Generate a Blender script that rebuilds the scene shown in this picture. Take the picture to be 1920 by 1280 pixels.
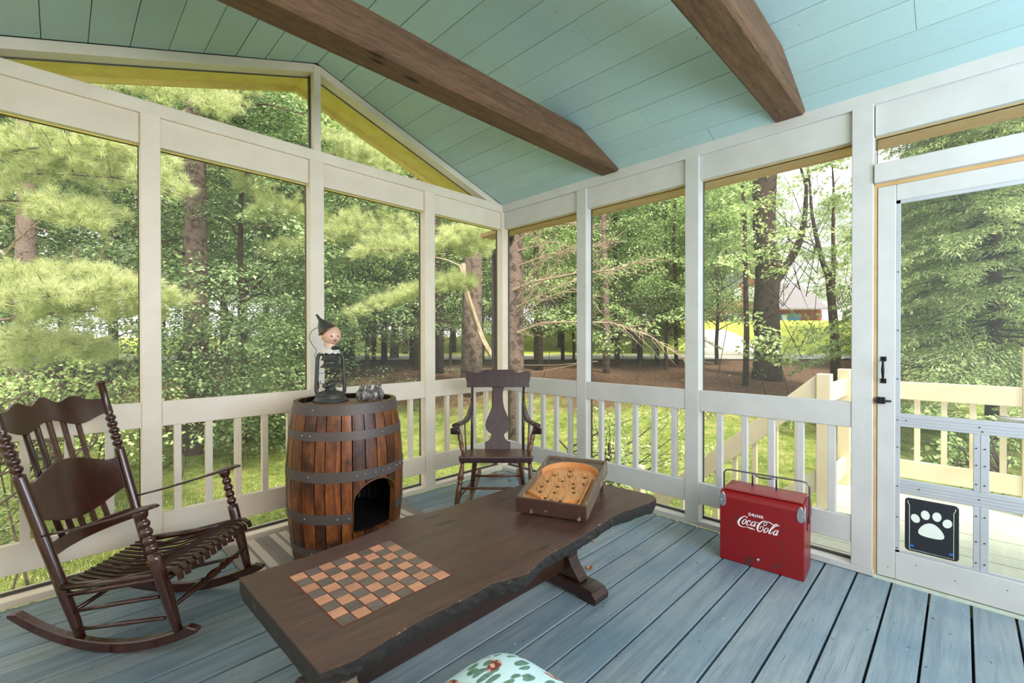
import bpy, bmesh, math, random
import numpy as np
from mathutils import Vector, Matrix
for _o in list(bpy.data.objects): bpy.data.objects.remove(_o)
S = bpy.context.scene
COL = S.collection
# ------------------------------------------------------------------ camera
CAM = Vector((-3.0297, -3.1517, 1.2487)); FPX = 846.64
YAW, PIT, ROL = math.radians(44.933), math.radians(-0.3294), math.radians(-0.0756)
FW = Vector((math.cos(YAW)*math.cos(PIT), math.sin(YAW)*math.cos(PIT), math.sin(PIT)))
RT = Vector((math.sin(YAW), -math.cos(YAW), 0)); UP = RT.cross(FW)
RX = RT*math.cos(ROL)+UP*math.sin(ROL); UX = UP*math.cos(ROL)-RT*math.sin(ROL)
cd = bpy.data.cameras.new('camera'); cam = bpy.data.objects.new('camera', cd); COL.objects.link(cam)
cd.sensor_width = 36; cd.lens = FPX*36/1920; cd.shift_y = 3.56/1920; cd.clip_end = 300; cd.clip_start = .05
cam.matrix_world = Matrix(((RX.x, UX.x, -FW.x, CAM.x), (RX.y, UX.y, -FW.y, CAM.y), (RX.z, UX.z, -FW.z, CAM.z), (0, 0, 0, 1)))
S.camera = cam
# ------------------------------------------------------------------ light and exposure
S.view_settings.view_transform = 'Standard'; S.view_settings.look = 'None'
S.view_settings.gamma = 1; S.view_settings.use_curve_mapping = False
S.view_settings.exposure = 0.80
W = bpy.data.worlds.new('sky'); S.world = W; W.use_nodes = True
bg = W.node_tree.nodes['Background']; bg.inputs[0].default_value = (1.0, 0.965, 0.94, 1); bg.inputs[1].default_value = 1.2
def lamp(name, kind, loc, direction, energy, color, **kw):
    l = bpy.data.lights.new(name, kind); l.energy = energy; l.color = color
    for k, v in kw.items(): setattr(l, k, v)
    o = bpy.data.objects.new(name, l); o.location = loc
    o.rotation_euler = Vector(direction).to_track_quat('-Z', 'Y').to_euler(); COL.objects.link(o); return o
az, el = math.radians(75), math.radians(52)
lamp('sun', 'SUN', (0, 0, 20), (math.cos(az)*math.cos(el), math.sin(az)*math.cos(el), -math.sin(el)), 4.6, (1.0, .92, .76), angle=math.radians(14))
lamp('fill_light', 'AREA', (-2.3, -4.9, 1.9), (.25, 1, -.10), 56, (1.0, .93, .93), shape='RECTANGLE', size=2.2, size_y=1.4)  # unseen fill added behind the camera to brighten the porch interior
lamp('fill_light', 'AREA', (-.75, -4.7, 1.5), (.05, 1, .22), 36, (.46, .72, 1.0), shape='RECTANGLE', size=1.2, size_y=1.2)  # second added fill, blue, cools the right wall, floor and ceiling
S.cycles.use_adaptive_sampling = True; S.cycles.adaptive_threshold = 0.01
S.cycles.max_bounces = 6; S.cycles.diffuse_bounces = 4; S.cycles.glossy_bounces = 2; S.cycles.transmission_bounces = 3
S.cycles.transparent_max_bounces = 8; S.cycles.use_denoising = True; S.cycles.sample_clamp_indirect = 6

# ------------------------------------------------------------------ helpers
def lin(h):
    h = h.lstrip('#'); r = [int(h[i:i+2], 16)/255 for i in (0, 2, 4)]
    return tuple(c/12.92 if c <= .04045 else ((c+.055)/1.055)**2.4 for c in r)+(1,)
def link(o): COL.objects.link(o); return o
def tag(o, label=None, cat=None, group=None, kind=None):
    if label: o['label'] = label
    if cat: o['category'] = cat
    if group: o['group'] = group
    if kind: o['kind'] = kind
    return o
def thing(name, label=None, cat=None, loc=(0, 0, 0), rz=0, group=None, kind=None, parent=None):
    o = bpy.data.objects.new(name, None); o.empty_display_size = .1; link(o)
    o.location = loc; o.rotation_euler = (0, 0, rz)
    if parent: o.parent = parent
    return tag(o, label, cat, group, kind)
def dup(o, parent=None, **kw):
    c = o.copy(); link(c); c.parent = parent
    for ch in [x for x in bpy.data.objects if x.parent == o]: dup(ch, c)
    return c
def kids(o): return [x for x in bpy.data.objects if x.parent == o]
def dup_list(o, parent=None):
    c = o.copy(); COL.objects.link(c); c.parent = parent
    for ch in o.children: dup_list(ch, c)
    return c
class MB:
    def __init__(s): s.v = []; s.f = []; s.m = []; s.sm = []
    def add(s, vs, fs, mi=0, smooth=False):
        b = len(s.v); s.v += [tuple(v) for v in vs]
        s.f += [tuple(b+i for i in f) for f in fs]; s.m += [mi]*len(fs); s.sm += [smooth]*len(fs); return s
    def box(s, x0, x1, y0, y1, z0, z1, mi=0):
        vs = [(x, y, z) for z in (z0, z1) for y in (y0, y1) for x in (x0, x1)]
        return s.add(vs, [(0, 2, 3, 1), (4, 5, 7, 6), (0, 1, 5, 4), (2, 6, 7, 3), (0, 4, 6, 2), (1, 3, 7, 5)], mi)
    def mbox(s, M, x0, x1, y0, y1, z0, z1, mi=0):
        vs = [M @ Vector((x, y, z)) for z in (z0, z1) for y in (y0, y1) for x in (x0, x1)]
        return s.add(vs, [(0, 2, 3, 1), (4, 5, 7, 6), (0, 1, 5, 4), (2, 6, 7, 3), (0, 4, 6, 2), (1, 3, 7, 5)], mi)
    def tube(s, pts, rad, n=8, mi=0, flat=1.0, caps=True, upv=None):
        pts = [Vector(p) for p in pts]; N = len(pts)
        if not hasattr(rad, '__len__'): rad = [rad]*N
        T = [(pts[min(i+1, N-1)]-pts[max(i-1, 0)]).normalized() for i in range(N)]
        a = Vector(upv) if upv else (Vector((0, 0, 1)) if abs(T[0].z) < .9 else Vector((1, 0, 0)))
        vs = []
        for i in range(N):
            b = T[i].cross(a)
            if b.length < 1e-6: b = T[i].orthogonal()
            b.normalize(); a2 = b.cross(T[i]).normalized(); a = a2 if not upv else a
            for k in range(n):
                t = 2*math.pi*k/n; vs.append(pts[i]+b*(math.cos(t)*rad[i])+a2*(math.sin(t)*rad[i]*flat))
        fs = [(i*n+k, i*n+(k+1) % n, (i+1)*n+(k+1) % n, (i+1)*n+k) for i in range(N-1) for k in range(n)]
        s.add(vs, fs, mi, True)
        if caps: s.add([vs[k] for k in range(n)][::-1], [tuple(range(n))], mi); s.add(vs[-n:], [tuple(range(n))], mi)
        return s
    def turned(s, p0, p1, prof, n=10, mi=0):
        p0, p1 = Vector(p0), Vector(p1)
        return s.tube([p0.lerp(p1, t) for t, r in prof], [r for t, r in prof], n, mi)
    def lathe(s, prof, c=(0, 0, 0), n=24, mi=0, a0=0, a1=None, M=None, smooth=True):
        full = a1 is None; a1 = a0+2*math.pi if full else a1; m = n if full else n+1; c = Vector(c)
        vs = []
        for r, z in prof:
            for k in range(m):
                t = a0+(a1-a0)*k/n; p = Vector((r*math.cos(t), r*math.sin(t), z)); p = (M @ p) if M else p; vs.append(p+c)
        fs = [(i*m+k, i*m+(k+1) % m, (i+1)*m+(k+1) % m, (i+1)*m+k) for i in range(len(prof)-1) for k in range(n)]
        return s.add(vs, fs, mi, smooth)
    def prism(s, poly, t0, t1, M=None, mi=0, mside=None):
        n = len(poly); f = (lambda x, y, z: M @ Vector((x, y, z))) if M else (lambda x, y, z: Vector((x, y, z)))
        vs = [f(x, y, t0) for x, y in poly]+[f(x, y, t1) for x, y in poly]
        s.add(vs, [tuple(range(n))[::-1], tuple(range(n, 2*n))], mi)
        return s.add(vs, [(i, (i+1) % n, n+(i+1) % n, n+i) for i in range(n)], mi if mside is None else mside)
    def ball(s, c, r, n=12, m=8, mi=0, sc=(1, 1, 1), M=None):
        c = Vector(c); vs = []
        for i in range(m+1):
            p = math.pi*i/m
            for k in range(n):
                t = 2*math.pi*k/n; q = Vector((math.sin(p)*math.cos(t)*r*sc[0], math.sin(p)*math.sin(t)*r*sc[1], math.cos(p)*r*sc[2]))
                vs.append((M @ q if M else q)+c)
        return s.add(vs, [(i*n+k, (i+1)*n+k, (i+1)*n+(k+1) % n, i*n+(k+1) % n) for i in range(m) for k in range(n)], mi, True)
    def mesh(s, name, mats):
        me = bpy.data.meshes.new(name); me.from_pydata(s.v, [], s.f)
        for m in (mats if isinstance(mats, (list, tuple)) else [mats]): me.materials.append(m)
        me.polygons.foreach_set('material_index', s.m); me.polygons.foreach_set('use_smooth', s.sm); me.update()
        bm = bmesh.new(); bm.from_mesh(me); bmesh.ops.remove_doubles(bm, verts=bm.verts, dist=1e-6) if len(s.v) < 60000 else None
        bmesh.ops.recalc_face_normals(bm, faces=bm.faces); bm.to_mesh(me); bm.free(); return me
    def build(s, name, mats, parent=None, bevel=0, label=None, kind=None, seg=1):
        o = bpy.data.objects.new(name, s.mesh(name, mats)); link(o)
        if parent: o.parent = parent
        if bevel:
            b = o.modifiers.new('bevel', 'BEVEL'); b.width = bevel; b.segments = seg; b.limit_method = 'ANGLE'; b.angle_limit = math.radians(35)
        return tag(o, label, None, None, kind)
def P(px, py, D):   # a point at depth D, used to lay out the grounds from a survey of the photograph
    return CAM+FW*D+RX*((px-960)/FPX*D)+UX*(-(py-643.56)/FPX*D)

# ------------------------------------------------------------------ materials
def newmat(name):
    m = bpy.data.materials.new(name); m.use_nodes = True; nt = m.node_tree
    return m, nt, nt.nodes['Principled BSDF']
def nd(nt, t, **kw):
    n = nt.nodes.new(t)
    for k, v in kw.items():
        if k.startswith('i_'): n.inputs[k[2:].replace('_', ' ')].default_value = v
        elif k.startswith('n_'): n.inputs[int(k[2:])].default_value = v
        else: setattr(n, k, v)
    return n
def coords(nt, scale=(1, 1, 1), rnd=True, rot=(0, 0, 0)):
    tc = nd(nt, 'ShaderNodeTexCoord'); mp = nd(nt, 'ShaderNodeMapping'); mp.inputs['Scale'].default_value = scale; mp.inputs['Rotation'].default_value = rot
    if rnd:
        oi = nd(nt, 'ShaderNodeObjectInfo'); ad = nd(nt, 'ShaderNodeVectorMath', operation='MULTIPLY_ADD')
        ad.inputs[1].default_value = (37, 53, 71); nt.links.new(oi.outputs['Random'], ad.inputs[0]); nt.links.new(tc.outputs['Object'], ad.inputs[2])
        nt.links.new(ad.outputs[0], mp.inputs[0])
    else: nt.links.new(tc.outputs['Object'], mp.inputs[0])
    return mp.outputs[0]
def noise(nt, vec, scale, detail=4, rough=.55, dist=0):
    n = nd(nt, 'ShaderNodeTexNoise'); n.inputs['Scale'].default_value = scale; n.inputs['Detail'].default_value = detail
    n.inputs['Roughness'].default_value = rough; n.inputs['Distortion'].default_value = dist; nt.links.new(vec, n.inputs['Vector']); return n.outputs['Fac']
def ramp(nt, fac, stops, interp='LINEAR'):
    r = nd(nt, 'ShaderNodeValToRGB'); r.color_ramp.interpolation = interp; e = r.color_ramp.elements
    while len(e) < len(stops): e.new(.5)
    for i, (p, c) in enumerate(stops): e[i].position = p; e[i].color = c if len(c) == 4 else (*c, 1)
    nt.links.new(fac, r.inputs[0]); return r.outputs[0]
def mix(nt, fac, a, b, mode='MIX'):
    m = nd(nt, 'ShaderNodeMix', data_type='RGBA', blend_type=mode)
    for s, x in ((m.inputs[0], fac), (m.inputs[6], a), (m.inputs[7], b)):
        if hasattr(x, 'links'): nt.links.new(x, s)
        else: s.default_value = x
    return m.outputs[2]
def bump(nt, b, h, strength=.3, dist=.01):
    n = nd(nt, 'ShaderNodeBump'); n.inputs['Strength'].default_value = strength; n.inputs['Distance'].default_value = dist
    nt.links.new(h, n.inputs['Height']); nt.links.new(n.outputs[0], b.inputs['Normal'])
G4 = lambda v: (v, v, v, 1)
def varied(nt, col, amt=.15):
    oi = nd(nt, 'ShaderNodeObjectInfo'); hs = nd(nt, 'ShaderNodeHueSaturation'); mr = nd(nt, 'ShaderNodeMapRange')
    mr.inputs[3].default_value = 1-amt; mr.inputs[4].default_value = 1+amt
    nt.links.new(oi.outputs['Random'], mr.inputs[0]); nt.links.new(mr.outputs[0], hs.inputs['Value'])
    if hasattr(col, 'links'): nt.links.new(col, hs.inputs['Color'])
    else: hs.inputs['Color'].default_value = col
    return hs.outputs[0]
def paint(name, color, color2=None, rough=.45, scale=6, grain=(1, 1, 1), bstr=.15, var=.03, specks=None):
    m, nt, b = newmat(name); v = coords(nt, grain)
    f = noise(nt, v, scale, 5, .6); c = ramp(nt, f, [(.3, lin(color2 or color)), (.7, lin(color))])
    if specks:
        v2 = coords(nt, (1, 1, 1)); f2 = noise(nt, v2, 45, 2, .5); c = mix(nt, ramp(nt, f2, [(specks[1], G4(0)), (specks[1]+.03, G4(1))]), c, lin(specks[0]))
    nt.links.new(varied(nt, c, var), b.inputs['Base Color']); b.inputs['Roughness'].default_value = rough
    bump(nt, b, noise(nt, v, scale*8, 4, .6), bstr, .004); return m
def wood(name, dark, light, grain=(1, 12, 12), scale=3, rough=.4, var=.1, bstr=.2, knots=False, coat=0, spec=.5):
    m, nt, b = newmat(name); v = coords(nt, grain)
    f = noise(nt, v, scale, 6, .65, .6); f2 = noise(nt, v, scale*6, 3, .6)
    c = ramp(nt, f, [(.25, lin(dark)), (.75, lin(light))]); c = mix(nt, .35, c, ramp(nt, f2, [(.35, lin(dark)), (.65, lin(light))]))
    if knots:
        vk = coords(nt, (2.2, 8, 8)); vo = nd(nt, 'ShaderNodeTexVoronoi'); vo.inputs['Scale'].default_value = 1.1; nt.links.new(vk, vo.inputs['Vector'])
        c = mix(nt, ramp(nt, vo.outputs['Distance'], [(.07, G4(.95)), (.15, G4(0))]), c, lin('#2a160c'))
    nt.links.new(varied(nt, c, var), b.inputs['Base Color']); b.inputs['Roughness'].default_value = rough
    b.inputs['Coat Weight'].default_value = coat; b.inputs['Coat Roughness'].default_value = .15; b.inputs['Specular IOR Level'].default_value = spec
    bump(nt, b, f2, bstr, .003); return m
def plain(name, color, rough=.5, metal=0, **kw):
    m, nt, b = newmat(name); b.inputs['Base Color'].default_value = lin(color); b.inputs['Roughness'].default_value = rough; b.inputs['Metallic'].default_value = metal
    v = coords(nt, (1, 1, 1)); bump(nt, b, noise(nt, v, 60, 3), .08, .002); return m
def worn(name, base, wear, amount=.6, scale=9, rough=.45, metal=0, bstr=.2, base2=None):
    m, nt, b = newmat(name); v = coords(nt, (1, 1, 1), rnd=False); f = noise(nt, v, scale, 7, .7, .3); f2 = noise(nt, v, scale*.35, 3)
    c0 = mix(nt, f2, lin(base), lin(base2 or base)); k = ramp(nt, f, [(amount, G4(0)), (amount+.07, G4(1))])
    nt.links.new(mix(nt, k, c0, lin(wear)), b.inputs['Base Color']); b.inputs['Roughness'].default_value = rough; b.inputs['Metallic'].default_value = metal
    bump(nt, b, noise(nt, v, scale*7, 4), bstr, .003 if bstr < .8 else .05); return m
def leafmat(name, c1, c2, c3=None, trans=.35, scale=2.2):
    m = bpy.data.materials.new(name); m.use_nodes = True; nt = m.node_tree; nt.nodes.clear()
    v = coords(nt, (1, 1, 1)); f = noise(nt, v, scale, 4, .7); geo = nd(nt, 'ShaderNodeNewGeometry')
    k = nd(nt, 'ShaderNodeMath', operation='ADD'); k.inputs[1].default_value = 0
    mm = nd(nt, 'ShaderNodeMath', operation='MULTIPLY'); mm.inputs[1].default_value = .55; nt.links.new(geo.outputs['Random Per Island'], mm.inputs[0])
    m2 = nd(nt, 'ShaderNodeMath', operation='MULTIPLY'); m2.inputs[1].default_value = .6; nt.links.new(f, m2.inputs[0])
    nt.links.new(mm.outputs[0], k.inputs[0]); nt.links.new(m2.outputs[0], k.inputs[1])
    st = [(.2, lin(c1)), (.75, lin(c2))]+([(.87, lin(c3))] if c3 else [])
    c = varied(nt, ramp(nt, k.outputs[0], st), .12)
    d = nd(nt, 'ShaderNodeBsdfDiffuse'); t = nd(nt, 'ShaderNodeBsdfTranslucent'); g = nd(nt, 'ShaderNodeBsdfGlossy'); g.inputs['Roughness'].default_value = .45
    mx = nd(nt, 'ShaderNodeMixShader'); mx.inputs[0].default_value = trans; mx2 = nd(nt, 'ShaderNodeMixShader'); mx2.inputs[0].default_value = .05
    out = nd(nt, 'ShaderNodeOutputMaterial')
    for a, bb in ((c, d.inputs[0]), (c, t.inputs[0]), (d.outputs[0], mx.inputs[1]), (t.outputs[0], mx.inputs[2]), (mx.outputs[0], mx2.inputs[1]), (g.outputs[0], mx2.inputs[2]), (mx2.outputs[0], out.inputs[0])): nt.links.new(a, bb)
    return m
M = {}
M['trim'] = paint('cream_paint', '#e3d8c6', '#d8ccb8', .42, 5, (1, 1, 1), .12, .015)
M['trim_cool'] = paint('cream_paint_cool_lit', '#c9c9c4', '#bdbdb8', .40, 5, (1, 1, 1), .12, .015)  # cream paint again, cooler light of the right wall put into the colour
M['exterior'] = paint('ochre_exterior_paint', '#c9a874', '#ba9660', .6, 9, (1, 1, 1), .4, .03)
M['yellow'] = paint('yellow_soffit_paint', '#e9d878', '#d9c25e', .55, 9, (1, 1, 1), .3, .02, ('#7a5f1a', .74))
M['rail_out'] = paint('outdoor_cream_paint', '#efe4c4', '#e6d7b2', .5, 6, (1, 1, 1), .2, .02)
# ceiling: sea-foam paint with brush streaks and a few marks
def ceil_mat():
    m, nt, b = newmat('aqua_ceiling_paint'); v = coords(nt, (7, 1, 7)); f = noise(nt, v, 3, 5, .65)
    v2 = coords(nt, (1, 1, 1)); f2 = noise(nt, v2, 1.2, 3)
    c = mix(nt, f2, lin('#b0c8be'), lin('#a3c2c8')); c = mix(nt, ramp(nt, f, [(.3, G4(.25)), (.75, G4(0))]), c, lin('#9db3a2'))
    f3 = noise(nt, v2, 26, 2, .4); c = mix(nt, ramp(nt, f3, [(.775, G4(0)), (.80, G4(.8))]), c, lin('#4d6b55'))
    nt.links.new(varied(nt, c, .035), b.inputs['Base Color']); b.inputs['Roughness'].default_value = .5
    bump(nt, b, noise(nt, v, 30, 4), .25, .004); return m
M['ceiling'] = ceil_mat()
def floor_mat():
    m, nt, b = newmat('blue_grey_deck_paint'); v = coords(nt, (.6, 9, 9)); f = noise(nt, v, 3.2, 6, .7, .4)
    v2 = coords(nt, (1, 1, 1)); f2 = noise(nt, v2, 1.6, 4, .6)
    c = mix(nt, ramp(nt, f2, [(.35, G4(0)), (.65, G4(1))]), lin('#6f8693'), lin('#8f9b9d'))
    c = mix(nt, ramp(nt, f, [(.3, G4(.7)), (.58, G4(0))]), c, lin('#596c76'))
    crack = noise(nt, coords(nt, (1.2, 60, 60)), 2.4, 5, .75, .2); area = ramp(nt, noise(nt, v2, 1.9, 3), [(.5, G4(0)), (.66, G4(1))])
    k = nd(nt, 'ShaderNodeMath', operation='MULTIPLY'); nt.links.new(ramp(nt, crack, [(.60, G4(0)), (.66, G4(1))]), k.inputs[0]); nt.links.new(area, k.inputs[1])
    c = mix(nt, k.outputs[0], c, lin('#4a4a44'))
    sp = noise(nt, v2, 34, 2, .5); c = mix(nt, ramp(nt, sp, [(.73, G4(0)), (.76, G4(.9))]), c, lin('#2e3436'))
    wh = noise(nt, coords(nt, (1, 1.4, 1)), 41, 2, .5); c = mix(nt, ramp(nt, wh, [(.76, G4(0)), (.78, G4(.8))]), c, lin('#d9e4e6'))
    nt.links.new(varied(nt, c, .07), b.inputs['Base Color'])
    r = ramp(nt, f, [(.3, G4(.42)), (.7, G4(.30))]); nt.links.new(r, b.inputs['Roughness']); bump(nt, b, crack, .35, .004); return m
M['floor'] = floor_mat()
M['joist'] = plain('dark_underside', '#2a2a26', .9)
M['beam'] = wood('brown_beam_wood', '#3d2a1c', '#7f5f44', (1, 11, 11), 2.6, .6, .04, .35, True, spec=.3)
M['deck_out'] = paint('pale_landing_paint', '#cbd3c3', '#bcc6b5', .55, 5, (1, 6, 6), .2, .02)
M['dark_wood'] = wood('dark_varnished_wood', '#1f0f0b', '#4a2315', (6, 6, 1.2), 4, .22, .03, .08, coat=.5)
M['slat_wood'] = wood('worn_brown_slat_wood', '#1e120d', '#4a3024', (6, 6, 1.2), 4, .3, .22, .08, coat=.35)
M['purple_wood'] = wood('purple_brown_stained_wood', '#21161b', '#4c3132', (8, 8, 1), 3, .36, .03, .15, coat=.25)
M['seat_wood'] = wood('worn_seat_wood', '#33241d', '#6e4c38', (1, 8, 8), 3, .38, .02, .15, coat=.2)
M['leg_wood'] = wood('turned_brown_wood', '#3a2210', '#754a24', (8, 8, 1), 3, .35, .03, .12, coat=.3)
M['table_top'] = wood('dark_slab_wood', '#35231e', '#614339', (1, 9, 9), 2.0, .30, .0, .15, True)
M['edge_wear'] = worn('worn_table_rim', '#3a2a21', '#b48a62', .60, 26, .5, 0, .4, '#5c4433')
M['table_edge'] = worn('bark_edge', '#2a2520', '#5a4a3a', .60, 22, .65, 0, .7, '#1f1b18')
M['table_base'] = wood('table_base_wood', '#1c100b', '#3d2518', (1, 8, 8), 3, .35, .03, .12, coat=.2)
M['raw_wood'] = wood('pale_knotty_leg_wood', '#4d3a28', '#8a7354', (8, 8, 1), 3, .5, .03, .2, True)
M['sq_light'] = wood('inlay_orange_wood', '#a86c50', '#d79d7c', (1, 8, 8), 5, .32, .14, .1)
M['sq_dark'] = wood('inlay_dark_wood', '#4c3f3a', '#7a6a60', (1, 8, 8), 5, .32, .14, .1)
M['groove'] = wood('inlay_red_groove', '#4a2114', '#6e3220', (1, 8, 8), 5, .5)
M['stave'] = wood('barrel_oak', '#241005', '#8c4f20', (7, 7, 1.5), 2.6, .42, .42, .3)
def oak():
    m, nt, b = newmat('barrel_oak'); v = coords(nt, (8, 8, 1.2)); f = noise(nt, v, 2.4, 6, .7, .8); v2 = coords(nt, (1, 1, 1)); f2 = noise(nt, v2, 4.5, 4, .6); f3 = noise(nt, coords(nt, (30, 30, 2)), 3, 4, .7)
    c = ramp(nt, f, [(.28, lin('#3a1c0b')), (.5, lin('#7a421c')), (.75, lin('#a9672f'))]); c = mix(nt, ramp(nt, f2, [(.38, G4(.85)), (.58, G4(0))]), c, lin('#241208'))
    c = mix(nt, ramp(nt, f3, [(.55, G4(0)), (.7, G4(.6))]), c, lin('#1c0e07'))
    nt.links.new(varied(nt, c, .42), b.inputs['Base Color']); b.inputs['Roughness'].default_value = .4; bump(nt, b, f, .4, .004); return m
M['stave'] = oak()
M['char'] = plain('charred_inside', '#0c0b0c', .6)
M['hoop'] = worn('dark_hoop_steel', '#5e5450', '#6f4c3c', .57, 10, .5, .2, .15, '#4a413d')
M['steel'] = plain('pale_steel', '#b9bfc3', .3, .85)
M['rivet'] = plain('rivet_steel', '#a8a49c', .35, .9)
M['head_wood'] = wood('barrel_head_wood', '#5a4033', '#9a7a66', (1, 8, 8), 3, .5, .05, .2)
M['lantern'] = worn('green_black_lantern', '#4b4b47', '#60493a', .55, 14, .45, .25, .3, '#333a34')
M['wire'] = plain('dark_wire', '#252422', .4, .8)
M['doll'] = worn('doll_skin', '#e0b9a2', '#d49a84', .66, 14, .25, 0, .02, '#d8a58c')
M['doll_hair'] = plain('painted_doll_hair', '#c2a184', .3)
M['black'] = plain('black', '#121213', .35)
M['eye_white'] = plain('eye_white', '#e8e6e0', .2)
M['lip'] = plain('doll_lips', '#8e2b2b', .3)
M['lace'] = worn('white_lace', '#e2ded4', '#8f8a80', .57, 60, .8, 0, .4, '#cfcabf')
M['pewter'] = worn('dark_pewter', '#77736f', '#bcb8b2', .52, 45, .42, .35, .5, '#54514e')
M['red'] = worn('worn_red_paint', '#860e14', '#4f2c26', .575, 11, .36, 0, .12, '#7f0d12')
M['red_lid'] = worn('dusty_red_lid', '#964240', '#6a4038', .57, 11, .42, 0, .15, '#7e3230')
M['white_ink'] = plain('white_lettering', '#f2eeee', .5)
M['wire_steel'] = plain('bail_wire_steel', '#77787c', .3, .9)
M['box_wood'] = worn('scuffed_brown_box', '#3c281f', '#8c7562', .61, 22, .5, 0, .25, '#482f24')
M['box_edge'] = worn('worn_box_rim', '#6d5c4c', '#8e7d6a', .55, 16, .5, 0, .2, '#5c4b3d')
M['play'] = wood('orange_playfield', '#b4733c', '#dba168', (8, 1, 8), 2, .42, .0, .05)
M['brass'] = plain('dark_brass', '#6b5227', .4, .8)
M['leaf_dead'] = leafmat('dead_leaf', '#a8562a', '#c98a55', None, .2, 20)
M['bark_pine'] = worn('pine_bark', '#7d6a60', '#5a483f', .5, 7, .9, 0, .9, '#94807a')
M['bark_dark'] = worn('dark_bark', '#4a3c32', '#2c231d', .52, 6, .9, 0, .9, '#584638')
M['bark_pale'] = worn('pale_dead_branch', '#b9a892', '#8f7d68', .55, 9, .9, 0, .4, '#a5927c')
M['siding'] = paint('barn_red_siding', '#8e4e45', '#7d4138', .8, 4, (1, 1, 1), .2, .02)
M['roof'] = paint('grey_shingle', '#8c8a90', '#78767c', .9, 9, (1, 1, 1), .3, .03)
M['blue'] = plain('blue_paint', '#2f6fb0', .5)
M['glass'] = plain('window_glass', '#b9c4c6', .15)
M['brick'] = plain('chimney_brick', '#9a6a5c', .9)
M['brown_metal'] = plain('brown_downspout', '#3f2c24', .4, .3)
M['aluminum'] = paint('painted_aluminium', '#b4b7b8', '#a9acae', .38, 4, (1, 1, 1), .06, .0)
M['navy'] = plain('black_pet_door', '#1c2026', .45)
M['pet_blue'] = plain('blue_slider', '#2a5fb8', .4)
M['pale_flap'] = plain('pale_paw_print', '#dfe6d9', .5)
M['leaf_broad'] = leafmat('broad_leaves', '#41652f', '#aecb84', '#e0edb0')
M['leaf_dark'] = leafmat('dark_broad_leaves', '#34522f', '#98b37a', '#cbdca4')
M['leaf_light'] = leafmat('light_leaves', '#8db765', '#d4e8a2', '#eef5c4')
M['leaf_shrub'] = leafmat('shrub_leaves', '#7d9d55', '#cddf9a', '#f0f4cf', .3)
M['needle'] = leafmat('pine_needles', '#98ad68', '#e0e7ac', '#f8f9d4', .4, 1.6)
M['needle_far'] = leafmat('far_pine_needles', '#7b945f', '#cbd8a0', '#e6edbd', .35, 1.2)
M['hemlock'] = leafmat('hemlock_sprays', '#506a45', '#b4c88c', '#eaf0b4', .3, 1.3)
M['grass'] = leafmat('grass_blades', '#6a8440', '#b3bf68', '#dcd898', .3, .9)
# insect screen: fine grey mesh that lets most light through
def screen_mat():
    m = bpy.data.materials.new('insect_screen_mesh'); m.use_nodes = True; nt = m.node_tree; nt.nodes.clear()
    t = nd(nt, 'ShaderNodeBsdfTransparent'); d = nd(nt, 'ShaderNodeBsdfDiffuse'); d.inputs[0].default_value = lin('#8d8f88')
    mx = nd(nt, 'ShaderNodeMixShader'); mx.inputs[0].default_value = .10; out = nd(nt, 'ShaderNodeOutputMaterial')
    nt.links.new(t.outputs[0], mx.inputs[1]); nt.links.new(d.outputs[0], mx.inputs[2]); nt.links.new(mx.outputs[0], out.inputs[0]); return m
M['screen'] = screen_mat()
def ground_mat():
    m, nt, b = newmat('lawn_and_leaf_litter'); tc = nd(nt, 'ShaderNodeTexCoord'); sx = nd(nt, 'ShaderNodeSeparateXYZ'); nt.links.new(tc.outputs['Object'], sx.inputs[0])
    v = coords(nt, (1, 1, 1), rnd=False)
    g = ramp(nt, noise(nt, v, 2.2, 9, .82), [(.36, lin('#4c6230')), (.5, lin('#8c9e4e')), (.66, lin('#c6c080'))])
    l = ramp(nt, noise(nt, v, 9, 8, .8), [(.3, lin('#433227')), (.55, lin('#7b614f')), (.75, lin('#b09680'))])
    wob = noise(nt, v, .35, 4, .6); a = nd(nt, 'ShaderNodeMath', operation='MULTIPLY_ADD'); a.inputs[1].default_value = 6; nt.links.new(wob, a.inputs[0]); nt.links.new(sx.outputs[0], a.inputs[2])
    k = nd(nt, 'ShaderNodeMapRange'); k.inputs[1].default_value = 14.6; k.inputs[2].default_value = 15.6; nt.links.new(a.outputs[0], k.inputs[0])
    far = nd(nt, 'ShaderNodeMapRange'); far.inputs[1].default_value = 27.5; far.inputs[2].default_value = 28.3; nt.links.new(a.outputs[0], far.inputs[0])
    g2 = ramp(nt, noise(nt, v, .9, 6, .7), [(.3, lin('#a9c04e')), (.7, lin('#d8e070'))])
    c = mix(nt, k.outputs[0], g, l); c = mix(nt, far.outputs[0], c, g2)
    nt.links.new(c, b.inputs['Base Color']); b.inputs['Roughness'].default_value = .95; b.inputs['Specular IOR Level'].default_value = .1
    bump(nt, b, noise(nt, v, 14, 8, .8), .9, .06); return m
M['ground'] = ground_mat()
M['road'] = paint('pale_asphalt', '#c9c8c2', '#b5b4ae', .9, 3, (1, 1, 1), .2, 0)
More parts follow.
